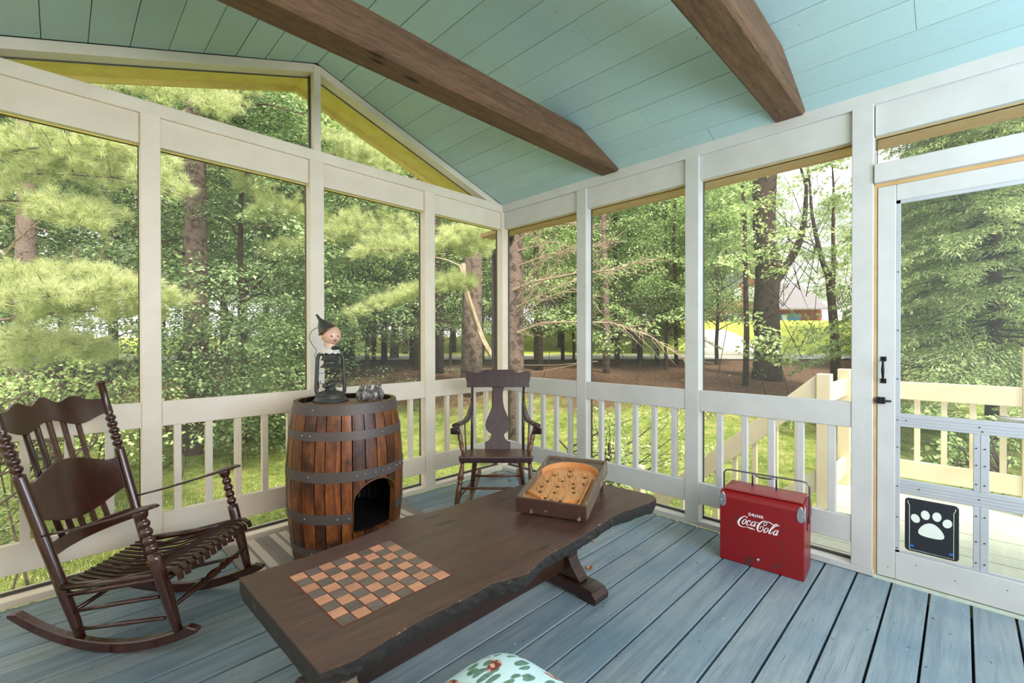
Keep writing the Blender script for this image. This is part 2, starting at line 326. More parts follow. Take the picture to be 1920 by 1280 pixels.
def rug_mat():
    m, nt, b = newmat('striped_rug_weave'); tc = nd(nt, 'ShaderNodeTexCoord'); sx = nd(nt, 'ShaderNodeSeparateXYZ'); nt.links.new(tc.outputs['Object'], sx.inputs[0])
    a = nd(nt, 'ShaderNodeMath', operation='MULTIPLY'); a.inputs[1].default_value = 1/.185; nt.links.new(sx.outputs[0], a.inputs[0])
    fr = nd(nt, 'ShaderNodeMath', operation='FRACT'); nt.links.new(a.outputs[0], fr.inputs[0])
    c = ramp(nt, fr.outputs[0], [(0, lin('#979189')), (.36, lin('#ded3c2')), (.56, lin('#9b958c')), (.66, lin('#ded3c2')), (.9, lin('#a3998c'))], 'CONSTANT')
    v = coords(nt, (1, 1, 1), rnd=False); n = noise(nt, v, 160, 3, .7); c = mix(nt, ramp(nt, n, [(.35, G4(.5)), (.55, G4(0))]), c, lin('#5d554c'))
    nt.links.new(c, b.inputs['Base Color']); b.inputs['Roughness'].default_value = 1; b.inputs['Specular IOR Level'].default_value = .05; bump(nt, b, n, .6, .004); return m
M['rug'] = rug_mat()
def floral_mat():
    m, nt, b = newmat('floral_fabric'); v = coords(nt, (1, 1, 1), rnd=False)
    base = mix(nt, noise(nt, v, 9, 3), lin('#d7ebea'), lin('#b9dfe2'))
    vo = nd(nt, 'ShaderNodeTexVoronoi'); vo.inputs['Scale'].default_value = 17; vo.inputs['Randomness'].default_value = 1; dn = nd(nt, 'ShaderNodeTexNoise'); dn.inputs['Scale'].default_value = 7; nt.links.new(v, dn.inputs['Vector']); dm = nd(nt, 'ShaderNodeVectorMath', operation='MULTIPLY_ADD'); dm.inputs[1].default_value = (.12, .12, .12); nt.links.new(dn.outputs['Color'], dm.inputs[0]); nt.links.new(coords(nt, (1, 2.1, 1), rnd=False, rot=(0, 0, .6)), dm.inputs[2]); nt.links.new(dm.outputs[0], vo.inputs['Vector'])
    lf = mix(nt, noise(nt, v, 60, 2), lin('#2f5a55'), lin('#86a58f')); c = mix(nt, ramp(nt, vo.outputs['Distance'], [(.33, G4(1)), (.37, G4(0))]), base, lf)
    v3 = nd(nt, 'ShaderNodeTexVoronoi'); v3.inputs['Scale'].default_value = 75; nt.links.new(v, v3.inputs['Vector'])
    pk = ramp(nt, v3.outputs['Distance'], [(.0, lin('#f0c3a8')), (.42, lin('#e09a80')), (.5, lin('#7a3b32'))])
    c = mix(nt, ramp(nt, noise(nt, v, 8, 1), [(.57, G4(0)), (.59, G4(1))]), c, pk)
    nt.links.new(c, b.inputs['Base Color']); b.inputs['Roughness'].default_value = .85; bump(nt, b, noise(nt, v, 200, 2), .2, .002); return m
M['floral'] = floral_mat()
# ================================================================== SETTING
RW, YB, XR = 3.53, -5.35, -1.765            # room width, house wall, ridge
SL = .3418; ZE = 2.555                      # roof slope and eave height
def zc(x): return ZE+SL*(1.765-abs(x-XR))
# ---- floor
fl = thing('floor', kind='structure')
k = 0
y = .03
ys = [-2.036-.1435*j for j in range(-15, 24)]
rr = random.Random(4)
for j in range(len(ys)-1):
    y1, y0 = ys[j], ys[j+1]
    if y1 > .02: y1 = .0
    if y0 > -.01 or y1 < YB: continue
    g = .0035+rr.random()*.002
    MB().box(-3.62, -.001, y0+g, y1-g, -.038, rr.uniform(-.0015, 0)).build('floor_board', M['floor'], fl, .0018)
MB().box(-3.6, -.0, YB, 0, -.24, -.06).build('underfloor', M['joist'], fl)
# ---- ceiling boards on both slopes
ce = thing('ceiling', kind='structure')
def slope_box(mb, xa, xb, y0, y1, t0, t1, mi=0):    # a slab lying on the roof plane between x=xa and xb, t above the plane
    vs = []
    for t in (t0, t1):
        for yy in (y0, y1):
            for xx in (xa, xb): vs.append((xx, yy, zc(xx)+t))
    mb.add(vs, [(0, 2, 3, 1), (4, 5, 7, 6), (0, 1, 5, 4), (2, 6, 7, 3), (0, 4, 6, 2), (1, 3, 7, 5)], mi)
for side in (1, -1):
    for j in range(11):
        a, b = .165*j, min(.165*(j+1), 1.83)
        x0, x1 = XR+side*a, XR+side*b
        g = .0012+.0015*rr.random()
        cuts = [-5.35]+sorted(rr.sample([-4.6, -4.1, -3.5, -3.0, -2.6, -2.0, -1.7, -1.4, -.8], rr.choice([0, 1, 1, 2])))+[0]
        for q in range(len(cuts)-1):
            mb = MB(); slope_box(mb, x0+side*g, x1-side*g, cuts[q]+.0008, cuts[q+1]-.0008, rr.uniform(0, .0025), .02)
            mb.build('ceiling_board', M['ceiling'], ce)
mb = MB(); slope_box(mb, XR, .245, YB, .0, .022, .09); slope_box(mb, XR, -3.95, YB, .0, .022, .09)
mb.build('roof_deck', M['joist'], ce)
# ---- overhang beyond the gable and the eaves
ov = thing('trim_1', kind='structure')
for sg in (1, -1):
    mb = MB(); slope_box(mb, XR, XR+sg*2.18, .092, .41, .002, .03); mb.build('gable_soffit', M['yellow'], ov)
    mb = MB(); slope_box(mb, XR, XR+sg*2.18, .405, .43, -.03, .12); mb.build('barge_board', M['yellow'], ov)
    mb = MB(); slope_box(mb, XR, XR+sg*2.18, 0, .41, .03, .10); mb.build('roof_sheathing', M['joist'], ov)
# ---- framed screen walls
def gmap(s, d, z): return (s, d, z)
def rmap(s, d, z): return (d, s, z)
def lmap(s, d, z): return (-RW-d, s, z)
def wbox(mp, s0, s1, d0, d1, z0, z1, mb=None):
    mb = mb or MB(); vs = [mp(s, d, z) for z in (z0, z1) for d in (d0, d1) for s in (s0, s1)]
    return mb.add(vs, [(0, 2, 3, 1), (4, 5, 7, 6), (0, 1, 5, 4), (2, 6, 7, 3), (0, 4, 6, 2), (1, 3, 7, 5)])
HB, PB, PT = 2.329, 2.488, 2.562
def bay(mp, wl, a, b, nb, tm, off=.13, rails=True, zlow=.036, hb=HB, screen=True):
    """one opening between post edges a > b along the wall: header, rails, balusters, screen"""
    global NW
    wbox(mp, b, a, .022, .060, hb, PB+.01).build('header_board', tm, wl, .002)
    if rails:
        wbox(mp, b, a, .004, .042, .776, .914).build('handrail', tm, wl, .003)
        wbox(mp, b, a, .004, .042, .151, .292).build('lower_rail', tm, wl, .003)
        n = nb
        for i in range(n):
            s = a-off-.152*i
            if s-.02 < b: break
            wbox(mp, s-.0175, s+.0175, .010, .045, .290, .778).build('baluster', tm, wl, .0015)
    if screen:
        NW += 1
        w = thing('window_%d' % NW, kind='structure')
        fr = MB()
        for (s0, s1, z0, z1) in ((b, b+.004, zlow, hb), (a-.004, a, zlow, hb), (b, a, hb-.004, hb), (b, a, zlow, zlow+.012)): wbox(mp, s0, s1, .072, .088, z0, z1, fr)
        fr.build('screen_frame', M['lantern'], w)
        wbox(mp, b+.004, a-.004, .0800, .0806, zlow+.004, hb-.004).build('insect_screen', M['screen'], w)
NW = 0
# gable wall (left in the view)
wl = thing('wall_left', kind='structure')
gp = [(-.002, -.06), (-.787, -.887), (-1.722, -1.818), (-2.628, -2.716), (-3.47, -3.53)]
wbox(gmap, -.003, .089, -.003, .089, .034, PB+.01).build('corner_post', M['trim'], wl, .004)
for a, b in gp[1:]: wbox(gmap, b, a, 0, .089, .034, PB+.01).build('post', M['trim'], wl, .003)
wbox(gmap, -RW-.09, .10, -.0012, .10, PB, PT).build('top_plate', M['trim'], wl, .003)
wbox(gmap, -RW-.09, .0, .0, .14, .0, .034).build('sill_board', M['trim'], wl, .002)
wbox(gmap, -RW-.09, .09, .06, .09, HB-.004, PB).build('outer_header', M['yellow'], wl)
bay(gmap, wl, -.003, -.787, 5, M['trim'], .19)
for a, b in [(-.887, -1.722), (-1.818, -2.628), (-2.716, -3.47)]: bay(gmap, wl, a, b, 5, M['trim'])
# gable triangle: rake boards, ridge post, screens
def rake(mb, x0, x1, d0, d1, t0, t1):
    slope_box(mb, x0, x1, d0, d1, t0, t1)
for sg in (1, -1):
    mb = MB(); rake(mb, XR+sg*.024, XR+sg*1.765, .0025, .092, -.058, -.0005); mb.build('rake_board', M['trim'], wl, .002)
    mb = MB(); rake(mb, XR+sg*.024, XR+sg*1.58, .089, .097, -.064, -.055); mb.build('screen_spline', M['lantern'], wl)
wbox(gmap, XR-.024, XR+.024, .0, .085, PT-.01, zc(XR)-.01).build('ridge_post', M['trim'], wl, .002)
wbox(gmap, XR-.034, XR-.0245, .06, .086, PT, zc(XR)-.07).build('screen_stile', M['lantern'], wl)
for sg in (1, -1):
    NW += 1; w = thing('window_%d' % NW, kind='structure')
    xe = XR+sg*1.60
    MB().add([(XR+sg*.02, .082, PT-.005), (xe, .082, PT-.005), (XR+sg*.02, .082, zc(XR)-.06)], [(0, 1, 2)]).build('insect_screen', M['screen'], w)
# right wall with the door
wr = thing('wall_right', kind='structure')
for a, b in [(-.885, -.98), (-1.803, -1.898), (-2.725, -2.818)]: wbox(rmap, b, a, 0, .089, .034, PB+.01).build('post', M['trim_cool'], wr, .003)
wbox(rmap, YB, .0, -.0012, .10, PB, PT).build('top_plate', M['trim_cool'], wr, .003)
wbox(rmap, -2.822, -.0, .0, .14, .0, .034).build('sill_board', M['trim_cool'], wr, .002)
wbox(rmap, YB, .4, .062, .222, HB-.004, HB+.03).build('eave_soffit', M['exterior'], wr)
wbox(rmap, YB, .4, .222, .242, HB-.008, HB+.12).build('eave_fascia', M['exterior'], wr)
wbox(rmap, YB, .0, .062, .20, HB+.03, PB-.03).build('outer_header', M['exterior'], wr)
bay(rmap, wr, -.003, -.885, 5, M['trim_cool'], .19)
for a, b in [(-.98, -1.803), (-1.898, -2.725)]: bay(rmap, wr, a, b, 5, M['trim_cool'])
# door bay
bay(rmap, wr, -2.822, -3.72, 0, M['trim_cool'], rails=False, zlow=2.17)
wbox(rmap, -3.72, -2.8205, -.012, .06, 2.072, 2.170).build('door_head_board', M['trim_cool'], wr, .003)
wbox(rmap, -3.72, -2.8205, .02, .07, 2.052, 2.073).build('door_stop', M['exterior'], wr)
wbox(rmap, -2.8315, -2.818, .014, .07, .012, 2.06).build('door_stop', M['exterior'], wr)
wbox(rmap, -3.81, -3.72, 0, .089, .0, PB+.01).build('post', M['trim_cool'], wr, .003)
wbox(rmap, -3.72, -2.82, .0, .09, -.002, .010).build('threshold', M['deck_out'], wr)
wbox(rmap, YB, -3.81, .0, .14, .0, .034).build('sill_board', M['trim_cool'], wr, .002)
bay(rmap, wr, -3.81, -4.66, 5, M['trim_cool'])
wbox(rmap, -4.75, -4.66, 0, .089, .034, PB+.01).build('post', M['trim_cool'], wr, .003)
bay(rmap, wr, -4.75, YB, 3, M['trim_cool'])
# far left side wall, same build (out of frame)
wf = thing('wall_side', kind='structure')
wbox(lmap, YB, 0, .0, .10, PB, PT).build('top_plate', M['trim'], wf, .003)
wbox(lmap, YB, 0, .0, .14, .0, .034).build('sill_board', M['trim'], wf, .002)
for j in range(5):
    a = -.02-.94*j
    wbox(lmap, a-.94, a-.85, 0, .089, .034, PB+.01).build('post', M['trim'], wf, .003)
    bay(lmap, wf, a, a-.85, 5, M['trim'])
# house wall behind the camera: lap siding
wb = thing('wall_back', kind='structure')
for j in range(30):
    MB().box(-RW-.6, .6, YB-.03, YB-.005+.006*(j % 1), .105*j-.01, .105*j+.093).build('siding_board', M['trim'], wb)
MB().box(-RW-.6, .6, YB-.2, YB-.03, -.2, 3.6).build('sheathing', M['joist'], wb)
# ---- the two beams
def beam(y0, y1, label):
    mb = MB(); c = .016; zb, zt = 2.545, 2.714
    def prof(x, zt): return [(x, y0+c, zb), (x, y1-c, zb), (x, y1, zb+c), (x, y1, zt), (x, y0, zt), (x, y0, zb+c)]
    xs = [-3.50, -3.505+.0, XR-1.3, XR, XR+1.3, -.03]
    xt = [-3.52, -3.06, -2.4, XR, -1.1, -.49, -.002]
    vs = []
    for x in xt: vs += prof(x, min(zt, zc(x)-.0) if zc(x) > zb+c+.002 else zb+c+.002)
    fs = [(i*6+q, i*6+(q+1) % 6, (i+1)*6+(q+1) % 6, (i+1)*6+q) for i in range(len(xt)-1) for q in range(6)]
    mb.add(vs, fs+[(0, 1, 2, 3, 4, 5), tuple(range(len(vs)-6, len(vs)))])
    o = mb.build('ceiling_beam', M['beam'], None, .002); tag(o, label, 'beam', 'rough wooden ceiling beams'); return o
beam(-1.290, -1.122, 'rough brown wooden ceiling beam nearer the gable window, above the barrel and armchair')
beam(-2.512, -2.350, 'rough brown wooden ceiling beam at the top right, nearer the screen door')

# ---- door with pet door
dr = thing('door_1', kind='structure'); D0, D1 = .012, .046
def dbox(s0, s1, z0, z1, d0=D0, d1=D1, nm='stile', mt='trim_cool', bv=.003): return wbox(rmap, s1, s0, d0, d1, z0, z1).build(nm, M[mt], dr, bv)
dbox(-2.834, -2.908, .016, 2.050, nm='stile'); dbox(-3.640, -3.714, .016, 2.050, nm='stile')
dbox(-2.908, -3.640, 1.967, 2.050, nm='top_rail'); dbox(-2.908, -3.640, .016, .158, nm='bottom_rail')
for z0, z1 in ((.806, .873), (.466, .536)):
    dbox(-2.908, -3.640, z0, z1, .0165, .04, 'middle_rail', 'aluminum', .002)
    for t in (.28, .5, .72): dbox(-2.908, -3.640, z0+(z1-z0)*t-.002, z0+(z1-z0)*t+.002, .0145, .018, 'rail_bead', 'aluminum', 0)
for z0, z1 in ((.158, .466), (.536, .806)):
    dbox(-3.190, -3.242, z0, z1, .0165, .04, 'muntin', 'aluminum', .002)
    dbox(-3.2145, -3.2175, z0, z1, .0145, .018, 'rail_bead', 'aluminum', 0)
for s0, s1, z0, z1 in ((-2.908, -2.926, .158, 1.967), (-3.622, -3.640, .158, 1.967), (-2.908, -3.640, 1.949, 1.967), (-2.908, -3.640, .158, .170)): dbox(s0, s1, z0, z1, .0155, .03, 'screen_bead', 'aluminum', .001)
sc = MB()
for s, z in [(-2.917, 1.6), (-2.917, 1.3), (-2.917, 1.05), (-2.917, .84), (-2.917, .7), (-2.917, .5), (-2.917, .34), (-2.917, .18), (-2.99, .115), (-3.13, .09), (-3.3, .11), (-2.95, .84), (-3.0, .5), (-3.21, .84), (-3.22, .82), (-3.20, .74), (-3.228, .74), (-3.20, .66), (-3.228, .66), (-3.2, .57), (-3.228, .57), (-3.21, .5), (-3.2, .42), (-3.228, .42), (-3.2, .3), (-3.228, .3), (-3.2, .2), (-3.228, .2), (-2.88, .07)]:
    sc.ball(rmap(s, .0135, z), .0032, 6, 4)
sc.build('screws', M['wire'], dr, kind='stuff')
wbox(rmap, -3.64, -2.908, .028, .0286, .158, 1.967).build('insect_screen', M['screen'], dr)
h = MB()   # pull handle
for z in (1.037, 1.152): wbox(rmap, -2.872, -2.848, .006, .013, z-.012, z+.012, h)
h.tube([rmap(-2.860, .010, 1.150), rmap(-2.860, -.014, 1.138), rmap(-2.860, -.022, 1.095), rmap(-2.860, -.014, 1.052), rmap(-2.860, .010, 1.040)], [.004, .005, .0075, .005, .004], 8)
h.build('pull_handle', M['wire'], dr, .001)
h = MB(); wbox(rmap, -2.868, -2.830, .004, .013, .918, .952, h); h.tube([rmap(-2.825, -.001, .934), rmap(-2.893, -.001, .934)], .0055, 8)
for s in (-2.836, -2.851, -2.865): wbox(rmap, s-.004, s+.004, -.008, .006, .920, .950, h)
h.tube([rmap(-2.845, .0, .934), rmap(-2.845, -.018, .934)], .004, 6); h.build('barrel_bolt', M['black'], dr, .001)
# pet door: black panel with a pale paw print
def rrect(s0, s1, z0, z1, r, n=5):
    pts = []
    for cx, cz, a0 in ((s1-r, z1-r, 0), (s0+r, z1-r, 90), (s0+r, z0+r, 180), (s1-r, z0+r, 270)):
        for q in range(n+1): a = math.radians(a0+90*q/n); pts.append((cx+r*math.cos(a), cz+r*math.sin(a)))
    return pts
RM = Matrix(((0, 0, 1, 0), (1, 0, 0, 0), (0, 1, 0, 0), (0, 0, 0, 1)))   # (s, z, d) -> world
Y0, Y1 = -2.946, -3.143; Z0, Z1 = .182, .448
MB().prism(rrect(Y1, Y0, Z0, Z1, .016), .012, .027, RM).build('pet_door_panel', M['navy'], dr, .003)
def ell(cs, cz, a, b, rot=0, n=20, egg=0):
    o = []
    for q in range(n):
        t = 2*math.pi*q/n; x = a*math.cos(t)*(1-egg*math.sin(t)); z = b*math.sin(t)
        o.append((cs+x*math.cos(rot)-z*math.sin(rot), cz+x*math.sin(rot)+z*math.cos(rot)))
    return o
PC = (Y0+Y1)/2
pads = [(PC+.058, .352, .0165, .0215, -.3), (PC+.021, .378, .0165, .0225, -.08), (PC-.021, .380, .0165, .0225, .08), (PC-.058, .357, .0165, .0215, .3)]
for cs, cz, a, b, r in pads: MB().prism(ell(cs, cz, a, b, r), .009, .0125, RM).build('paw_toe', M['pale_flap'], dr)
main = []
for q in range(28):
    t = 2*math.pi*q/28; x = .047*math.cos(t)*(1-.16*math.sin(t)); z = .036*math.sin(t)-(.006*math.cos(2*t)); main.append((PC+x, .300+z))
MB().prism(main, .009, .0125, RM).build('paw_pad', M['pale_flap'], dr)
ln = MB(); q_ = .0012
path = [(Y0-.012, .435), (Y0-.012, .425), (Y0-.018, .415), (Y0-.018, .192), (Y1+.018, .192), (Y1+.018, .415), (Y1+.012, .425), (Y1+.012, .435)]
ln.tube([(.011, s, z) for s, z in path], q_, 6); ln.build('flap_edge_line', M['pale_flap'], dr)
for s in (Y0-.028, Y1+.028): wbox(rmap, s-.007, s+.007, .009, .0125, .206, .217).build('slider', M['pet_blue'], dr)
# ---- gutter elbow and downspout at the outside corner
t = thing('downspout', 'dark brown metal downspout with elbows at the outside corner of the porch', 'downspout')
MB().tube([(.318, .20, 2.399), (.322, .20, 2.34), (.325, .205, 2.30)], .036, 10, flat=.8).build('outlet', M['brown_metal'], t)
MB().tube([(.325, .20, 2.325), (.31, .215, 2.27), (.22, .25, 2.21), (.165, .27, 2.17), (.150, .275, 2.10)], .036, 10, flat=.8).build('elbow', M['brown_metal'], t)
MB().tube([(.150, .275, 2.13), (.150, .275, -1.0)], .034, 10, flat=.8).build('pipe', M['brown_metal'], t)
t = thing('gutter', 'dark brown eave gutter under the right roof edge', 'gutter')
MB().box(.252, .365, YB, .42, 2.400, 2.468).build('trough', M['brown_metal'], t, .01)

# ---- outdoor landing, its railing and the stairs
la = thing('landing_deck', 'pale green painted outdoor landing outside the screen door', 'deck')
for j in range(13):
    x0 = .105+.142*j
    MB().box(x0+.003, min(x0+.139, 1.90), -5.3, -2.385, -.04, 0 if j % 3 else -.002).build('deck_board', M['deck_out'], la, .002)
MB().box(.12, 1.88, -5.3, -2.40, -.24, -.05).build('rim_joist', M['rail_out'], la)
for x, y_ in ((.3, -2.5), (1.8, -2.5), (1.8, -5.2), (.3, -5.2)): MB().box(x-.045, x+.045, y_-.045, y_+.045, -1.3, -.2).build('support_post', M['rail_out'], la)
ro = thing('deck_railing', 'cream outdoor railing around the landing beyond the screen door', 'railing')
def post(x, y_, zt, par, mt='rail_out', w=.045, zb=0): return MB().box(x-w, x+w, y_-w, y_+w, zb, zt).build('post', M[mt], par, .004)
post(1.80, -2.425, 1.00, ro); post(1.80, -3.50, 1.20, ro); post(1.80, -4.9, 1.0, ro)
for ya, yb in ((-2.47, -3.455), (-3.545, -4.855)):
    MB().box(1.765, 1.80, yb, ya, .775, .915).build('handrail', M['rail_out'], ro, .003)
    MB().box(1.765, 1.80, yb, ya, .145, .285).build('lower_rail', M['rail_out'], ro, .003)
    n = int((ya-yb)/.155)
    for i in range(n): MB().box(1.785, 1.82, ya-.10-.155*i-.035, ya-.10-.155*i, .28, .78).build('baluster', M['rail_out'], ro, .002)
MB().box(1.04, 1.76, -2.445, -2.41, .775, .915).build('handrail', M['rail_out'], ro, .003)
MB().box(1.04, 1.76, -2.445, -2.41, .10, .24).build('lower_rail', M['rail_out'], ro, .003)
st = thing('stairs', 'cream outdoor steps with a sloping rail going down beside the porch', 'stairs')
post(.995, -2.425, 1.0, st)
post(.995, -.90, .02, st, zb=-1.35)
sl = .92
def slrail(za, nm, hh=.14, y0=-2.38, y1=-.95, x0=.965, x1=1.0):
    vs = []
    for z in (0, hh):
        for y_ in (y0, y1):
            for x in (x0, x1): vs.append((x, y_, za-sl*(y_+2.36)+z))
    MB().add(vs, [(0, 2, 3, 1), (4, 5, 7, 6), (0, 1, 5, 4), (2, 6, 7, 3), (0, 4, 6, 2), (1, 3, 7, 5)]).build(nm, M['rail_out'], st, .003)
slrail(.785, 'handrail', .19); slrail(.10, 'lower_rail', .17)
for i in range(9):
    y_ = -2.25+.152*i; zb = .10-sl*(y_+2.36)
    MB().box(.985, 1.02, y_-.018, y_+.018, zb+.10, zb+.72).build('baluster', M['rail_out'], st, .002)
for x in (.13, .94): slrail(-.42, 'stringer', .26, x0=x, x1=x+.035)
for i in range(6): MB().box(.13, .965, -2.38+.21*i, -2.38+.21*i+.27, -.19*(i+1)-.035, -.19*(i+1)).build('tread', M['deck_out'], st, .003)
# ================================================================== FURNITURE
TOPZ = .44
# ---- slab coffee table
tb = thing('coffee_table', 'long dark live-edge slab coffee table with inlaid checkerboard on trestle legs', 'table', (0, 0, 0))
edge = [(-2.600, -1.402), (-2.585, -2.040), (-2.496, -2.056), (-2.398, -2.046), (-2.275, -2.038), (-2.194, -2.040), (-2.105, -2.042), (-2.013, -2.037), (-1.974, -2.052), (-1.922, -2.068), (-1.878, -2.078), (-1.813, -2.063), (-1.724, -2.042), (-1.578, -2.038), (-1.403, -2.026), (-1.187, -2.008), (-1.062, -2.028), (-.936, -2.045), (-.872, -2.045), (-.840, -2.005), (-.850, -1.85), (-.872, -1.66), (-.90, -1.43), (-.93, -1.405), (-1.19, -1.405), (-1.256, -1.396), (-1.42, -1.389), (-1.615, -1.383), (-1.725, -1.381), (-1.819, -1.367), (-1.881, -1.348), (-1.900, -1.332), (-1.909, -1.345), (-1.942, -1.339), (-2.085, -1.386), (-2.233, -1.405), (-2.386, -1.412)]
rr = random.Random(7); P2 = []
for i in range(len(edge)):
    a, b = edge[i], edge[(i+1) % len(edge)]; L = math.dist(a, b); n = max(1, int(L/.02))
    for q in range(n):
        t = q/n; x, y_ = a[0]+(b[0]-a[0])*t, a[1]+(b[1]-a[1])*t
        j = .0025 if (y_ < -1.99 or y_ > -1.43) else .0008
        P2.append((x, y_+rr.uniform(-j, j)))
cx, cy = -1.72, -1.72; n = len(P2); vs = []
rings = [(0, .0), (.0, -.006), (.002, -.022), (.004, -.040), (.010, -.060), (.022, -.078)]
for off, dz in rings:
    for (x, y_) in P2:
        ex = min(1, max(0, (x+2.55)/.06)) ; live = 1 if -2.56 < x < -.9 else .5
        oy = off*live*(1.0 if abs(y_-cy) > .2 else .2)*(1.6 if dz < -.03 else 1); w = rr.uniform(-.003, .003)*(dz < -.01)
        vs.append((x-math.copysign(off*.4+w*.2, x-cx) if ex < 1 or x > -.95 else x, y_-math.copysign(oy+w, y_-cy), TOPZ+dz))
mb = MB(); mb.add(vs, [tuple(range(n))], 0); mb.add([vs[-n+i] for i in range(n)], [tuple(range(n))[::-1]], 1)
mb.add(vs, [(i*n+q, i*n+(q+1) % n, (i+1)*n+(q+1) % n, (i+1)*n+q) for i in range(1, len(rings)-1) for q in range(n)], 1)
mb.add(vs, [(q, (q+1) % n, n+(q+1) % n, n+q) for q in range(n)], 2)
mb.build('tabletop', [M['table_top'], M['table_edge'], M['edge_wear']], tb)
# inlaid checkerboard: 64 squares over a groove plate
c00, c10 = (-2.479, -1.520), (-2.098, -1.510); SZ = .392; ang = math.atan2(.008, .381)
Mq = Matrix.Translation((-2.479, -1.520, TOPZ)) @ Matrix.Rotation(.02, 4, 'Z')
MB().mbox(Mq, -.003, SZ+.003, -SZ-.003, .003, -.002, .0004).build('inlay_border', M['groove'], tb)
p = SZ/8; rq = random.Random(3)
for i in range(8):
    for j in range(8):
        MB().mbox(Mq, p*i+.0022, p*(i+1)-.0022, -p*(j+1)+.0022, -p*j-.0022, -.001, .0016+rq.uniform(-.0003, .0004)).build('inlay_square', M['sq_light'] if (i+j) % 2 == 0 else M['sq_dark'], tb)
pg = MB()
for r_, row in enumerate([2, 4, 6, 10]):
    for q in range(row): pg.lathe([(.0, .0), (.0028, .0002), (.0028, .0006), (.0, .0006)], (-1.035+.045*(r_ % 2)+.0165*q-.03*r_ , -1.72-.05*r_, TOPZ), 6)
pg.build('peg_holes', M['black'], tb, kind='stuff')
def trestle(x, mt):
    MY = Matrix(((0, 0, 1, x), (1, 0, 0, -1.70), (0, 1, 0, 0), (0, 0, 0, 1)))
    MB().prism([(-.235, 0), (-.24, .03), (-.215, .055), (-.17, .062), (.17, .062), (.215, .055), (.24, .03), (.235, 0), (.15, 0), (.13, .012), (-.13, .012), (-.15, 0)], -.055, .055, MY).build('foot', M['table_base'], tb, .004)
    h = [(.135, .062), (.125, .085), (.085, .13), (.068, .165), (.072, .20), (.10, .225), (.118, .245), (.112, .275), (.09, .31), (.085, .365)]
    MB().prism([(a, b) for a, b in h]+[(-a, b) for a, b in h[::-1]], -.034, .034, MY).build('leg', M[mt], tb, .006)
trestle(-1.205, 'table_base'); trestle(-2.385, 'raw_wood')
MB().box(-2.46, -1.14, -1.735, -1.69, .09, .30).build('stretcher', M['table_base'], tb, .004)
MB().box(-2.5, -1.05, -1.84, -1.80, .30, .364).build('cleat', M['table_base'], tb, .004)
MB().box(-2.5, -1.05, -1.60, -1.56, .30, .364).build('cleat', M['table_base'], tb, .004)

# ---- pinball (bagatelle) box, tilted
wv = Vector((.387, -.922, 0)); lv = Vector((.922, .387, 0)); tilt = math.radians(8.5)
ly = lv*math.cos(tilt)+Vector((0, 0, 1))*math.sin(tilt); lz = wv.cross(ly)
pbx = bpy.data.objects.new('pinball_box', None); link(pbx); o0 = Vector((-1.524, -1.676, .450))
pbx.matrix_world = Matrix(((wv.x, ly.x, lz.x, o0.x), (wv.y, ly.y, lz.y, o0.y), (wv.z, ly.z, lz.z, o0.z), (0, 0, 0, 1)))
tag(pbx, 'antique tabletop pinball game in a scuffed brown wooden box on the slab table', 'game')
BW, BL, BH, T = .333, .515, .072, .013
MB().box(0, BW, 0, T, 0, BH).build('front_panel', [M['box_wood']], pbx, .002)
MB().box(0, BW, BL-T, BL, 0, BH).build('back_panel', M['box_edge'], pbx, .002)
MB().box(0, T, T, BL-T, 0, BH).build('side_panel', M['box_edge'], pbx, .002)
MB().box(BW-T, BW, T, BL-T, 0, BH).build('side_panel', M['box_edge'], pbx, .002)
MB().box(T, BW-T, T, BL-T, .006, .034).build('playfield', M['play'], pbx)
arc = MB(); poly = []
for q in range(19): t = math.pi*q/18; poly.append((BW/2+(BW/2-T-.004)*math.cos(t), .345+.130*math.sin(t)))
poly2 = [(BW/2+(BW/2-T+.002)*math.cos(math.pi*q/18), .345+.136*math.sin(math.pi*q/18)) for q in range(19)]
arc.prism(poly+poly2[::-1], .034, .060); arc.build('curved_guide', M['play'], pbx)
cr = MB()
for sx in (0, 1):
    pts = [(BW/2+(BW/2-T)*math.cos(math.pi*q/18), .347+.136*math.sin(math.pi*q/18)) for q in (range(0, 10) if sx else range(9, 19))]
    cr.prism(pts+([(BW/2, BL-T), (BW-T, BL-T)] if sx else [(T, BL-T), (BW/2, BL-T)]), .034, .058)
cr.build('corner_block', M['box_edge'], pbx)
MB().box(BW-T-.034, BW-T-.028, .03, .34, .034, .054).build('ball_lane_strip', M['play'], pbx, .001)
MB().box(BW-T-.028, BW-T-.002, .02, .045, .034, .05).build('lane_block', M['play'], pbx, .001)
for (x0, y0, x1, y1) in ((T, .125, .105, .072), (BW-T-.034, .118, .205, .070)):
    d = Vector((x1-x0, y1-y0, 0)); Mr = Matrix.Translation((x0, y0, 0)) @ Matrix.Rotation(math.atan2(d.y, d.x), 4, 'Z')
    MB().mbox(Mr, 0, d.length, -.003, .003, .034, .050).build('deflector_strip', M['play'], pbx, .0005)
MB().box(.145, .162, .035, .066, .034, .052).build('ball_gate', M['box_edge'], pbx, .001)
pn = MB(); cups = MB(); rq = random.Random(12)
